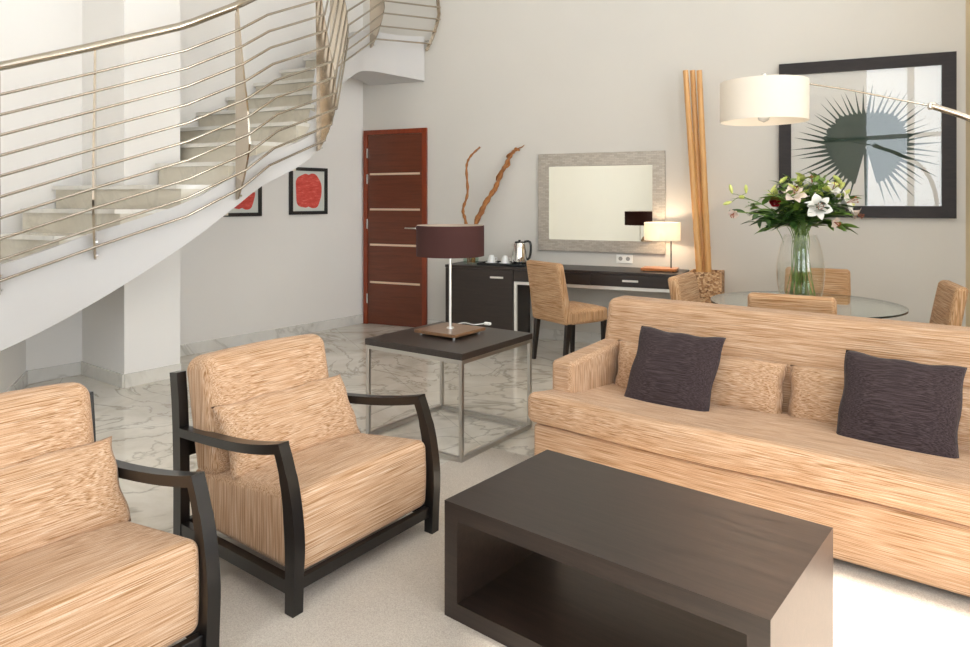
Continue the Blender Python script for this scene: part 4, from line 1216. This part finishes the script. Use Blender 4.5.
# ------------------------------------------------------------------ arc floor lamp
ac = Vector((1.762, 4.40))
arc = thing('arc_floor_lamp', 'arc floor lamp with big cream drum shade hanging over the glass table', 'lamp', (3.22, 4.02, 0))
def arel(nm, bm, m, sm=0.8):
    o = obj(nm, bm, m, None, sm); o.parent = arc; o.matrix_parent_inverse = Matrix.Translation(-Vector(arc.location)); return o
zb, zt = 1.895, 2.145
sh = arel('lamp_shade', lathe(bmesh.new(), [(0.262, zb), (0.262, zt), (0.259, zt), (0.259, zb)], 72, (ac.x, ac.y, 0), close=True), M_shade_cream, 0.7)
bm = bmesh.new()
for k in range(3):
    an = 2 * PI * k / 3 + 0.4; tube(bm, [(ac.x, ac.y, zt - 0.02), (ac.x + 0.258 * math.cos(an), ac.y + 0.258 * math.sin(an), zt - 0.02)], 0.003, 6)
lathe(bm, [(0, zt - 0.09), (0.02, zt - 0.09), (0.02, zt + 0.035), (0.012, zt + 0.055), (0, zt + 0.055)], 18, (ac.x, ac.y, 0))
arel('shade_fitting', bm, M_chrome)
arel('light_bulb', lathe(bmesh.new(), [(0, -0.13), (0.03, -0.115), (0.042, -0.08), (0.03, -0.035), (0.015, -0.01), (0.015, 0.06), (0, 0.06)], 24, (ac.x, ac.y, zb + 0.125)), M_ceramic, 0.9)
j0 = Vector((ac.x, ac.y, zt + 0.032)); j1 = on_view(932, 106, 4.2); j2 = on_view(972, 119.5, 4.12); j3 = on_view(1015, 143, 4.05)
arel('thin_arm', tube(bmesh.new(), [j0, j0.lerp(j1, 0.5) + Vector((0, 0, 0.012)), j1], 0.0055, 8), M_steel)
arel('arm_joint', cushion(bmesh.new(), 0.05, 0.03, 0.045, 0.012, M=Matrix.Translation(j1)), M_chrome)
arel('thick_arm', tube(bmesh.new(), catmull([j1, j2, j3, (3.20, 4.03, 1.45), (3.22, 4.02, 0.9), (3.22, 4.02, 0.03)], 8), 0.019, 12), M_steel)
arel('lamp_foot', lathe(bmesh.new(), [(0, 0), (0.16, 0), (0.16, 0.03), (0, 0.032)], 48, (3.22, 4.02, 0)), M_steel)
bulb('bulb', (ac.x - 3.22, ac.y - 4.02, zb + 0.12), 2.0, (1.0, 0.78, 0.55), 0.045, arc)

# ------------------------------------------------------------------ camera, daylight
cd = bpy.data.cameras.new('camera'); cam = bpy.data.objects.new('camera', cd); C.objects.link(cam)
cam.location = (0, 0, CAMH); cam.rotation_euler = (PI / 2, 0, 0)
cd.sensor_width = 36; cd.sensor_fit = 'HORIZONTAL'; cd.lens = 36 * FPX / 970
cd.shift_y = -(323.5 - HY) / 970
sc = bpy.context.scene; sc.camera = cam
w = bpy.data.worlds.new('sky'); sc.world = w; w.use_nodes = True
bg = w.node_tree.nodes['Background']; bg.inputs[0].default_value = (0.86, 0.935, 1.0, 1); bg.inputs[1].default_value = 6.0
sl = bpy.data.lights.new('sun', 'SUN'); sl.energy = 24.0; sl.angle = 0.05; sl.color = (1.0, 0.93, 0.82)
so2 = bpy.data.objects.new('sun', sl); C.objects.link(so2)
so2.rotation_euler = Vector((-0.79 * 0.8, 0.613 * 0.8, -0.60)).to_track_quat('-Z', 'Y').to_euler(); so2.location = (6, -3, 5)
def portal(name, loc, sx, sy, direction):
    l = bpy.data.lights.new(name, 'AREA'); l.shape = 'RECTANGLE'; l.size = sx; l.size_y = sy; l.cycles.is_portal = True
    o = bpy.data.objects.new(name, l); C.objects.link(o); o.location = loc
    o.rotation_euler = Vector(direction).to_track_quat('-Z', 'Y').to_euler()
portal('daylight_portal', ((-3.0 + 1.8) / 2, -2.45, 2.47), 4.8, 4.25, (0, 1, 0))
portal('daylight_portal', (3.2, -0.5, 2.3), 2.95, 4.55, (-1, 0.1, 0))
portal('daylight_portal', (3.64, 2.7, 3.75), 3.2, 1.7, (-1, 0.1, 0))
vs_ = sc.view_settings
vs_.view_transform = 'Standard'; vs_.look = 'None'; vs_.exposure = 0.13; vs_.gamma = 1.0; vs_.use_curve_mapping = False
try: sc.cycles.use_denoising = True
except Exception: pass
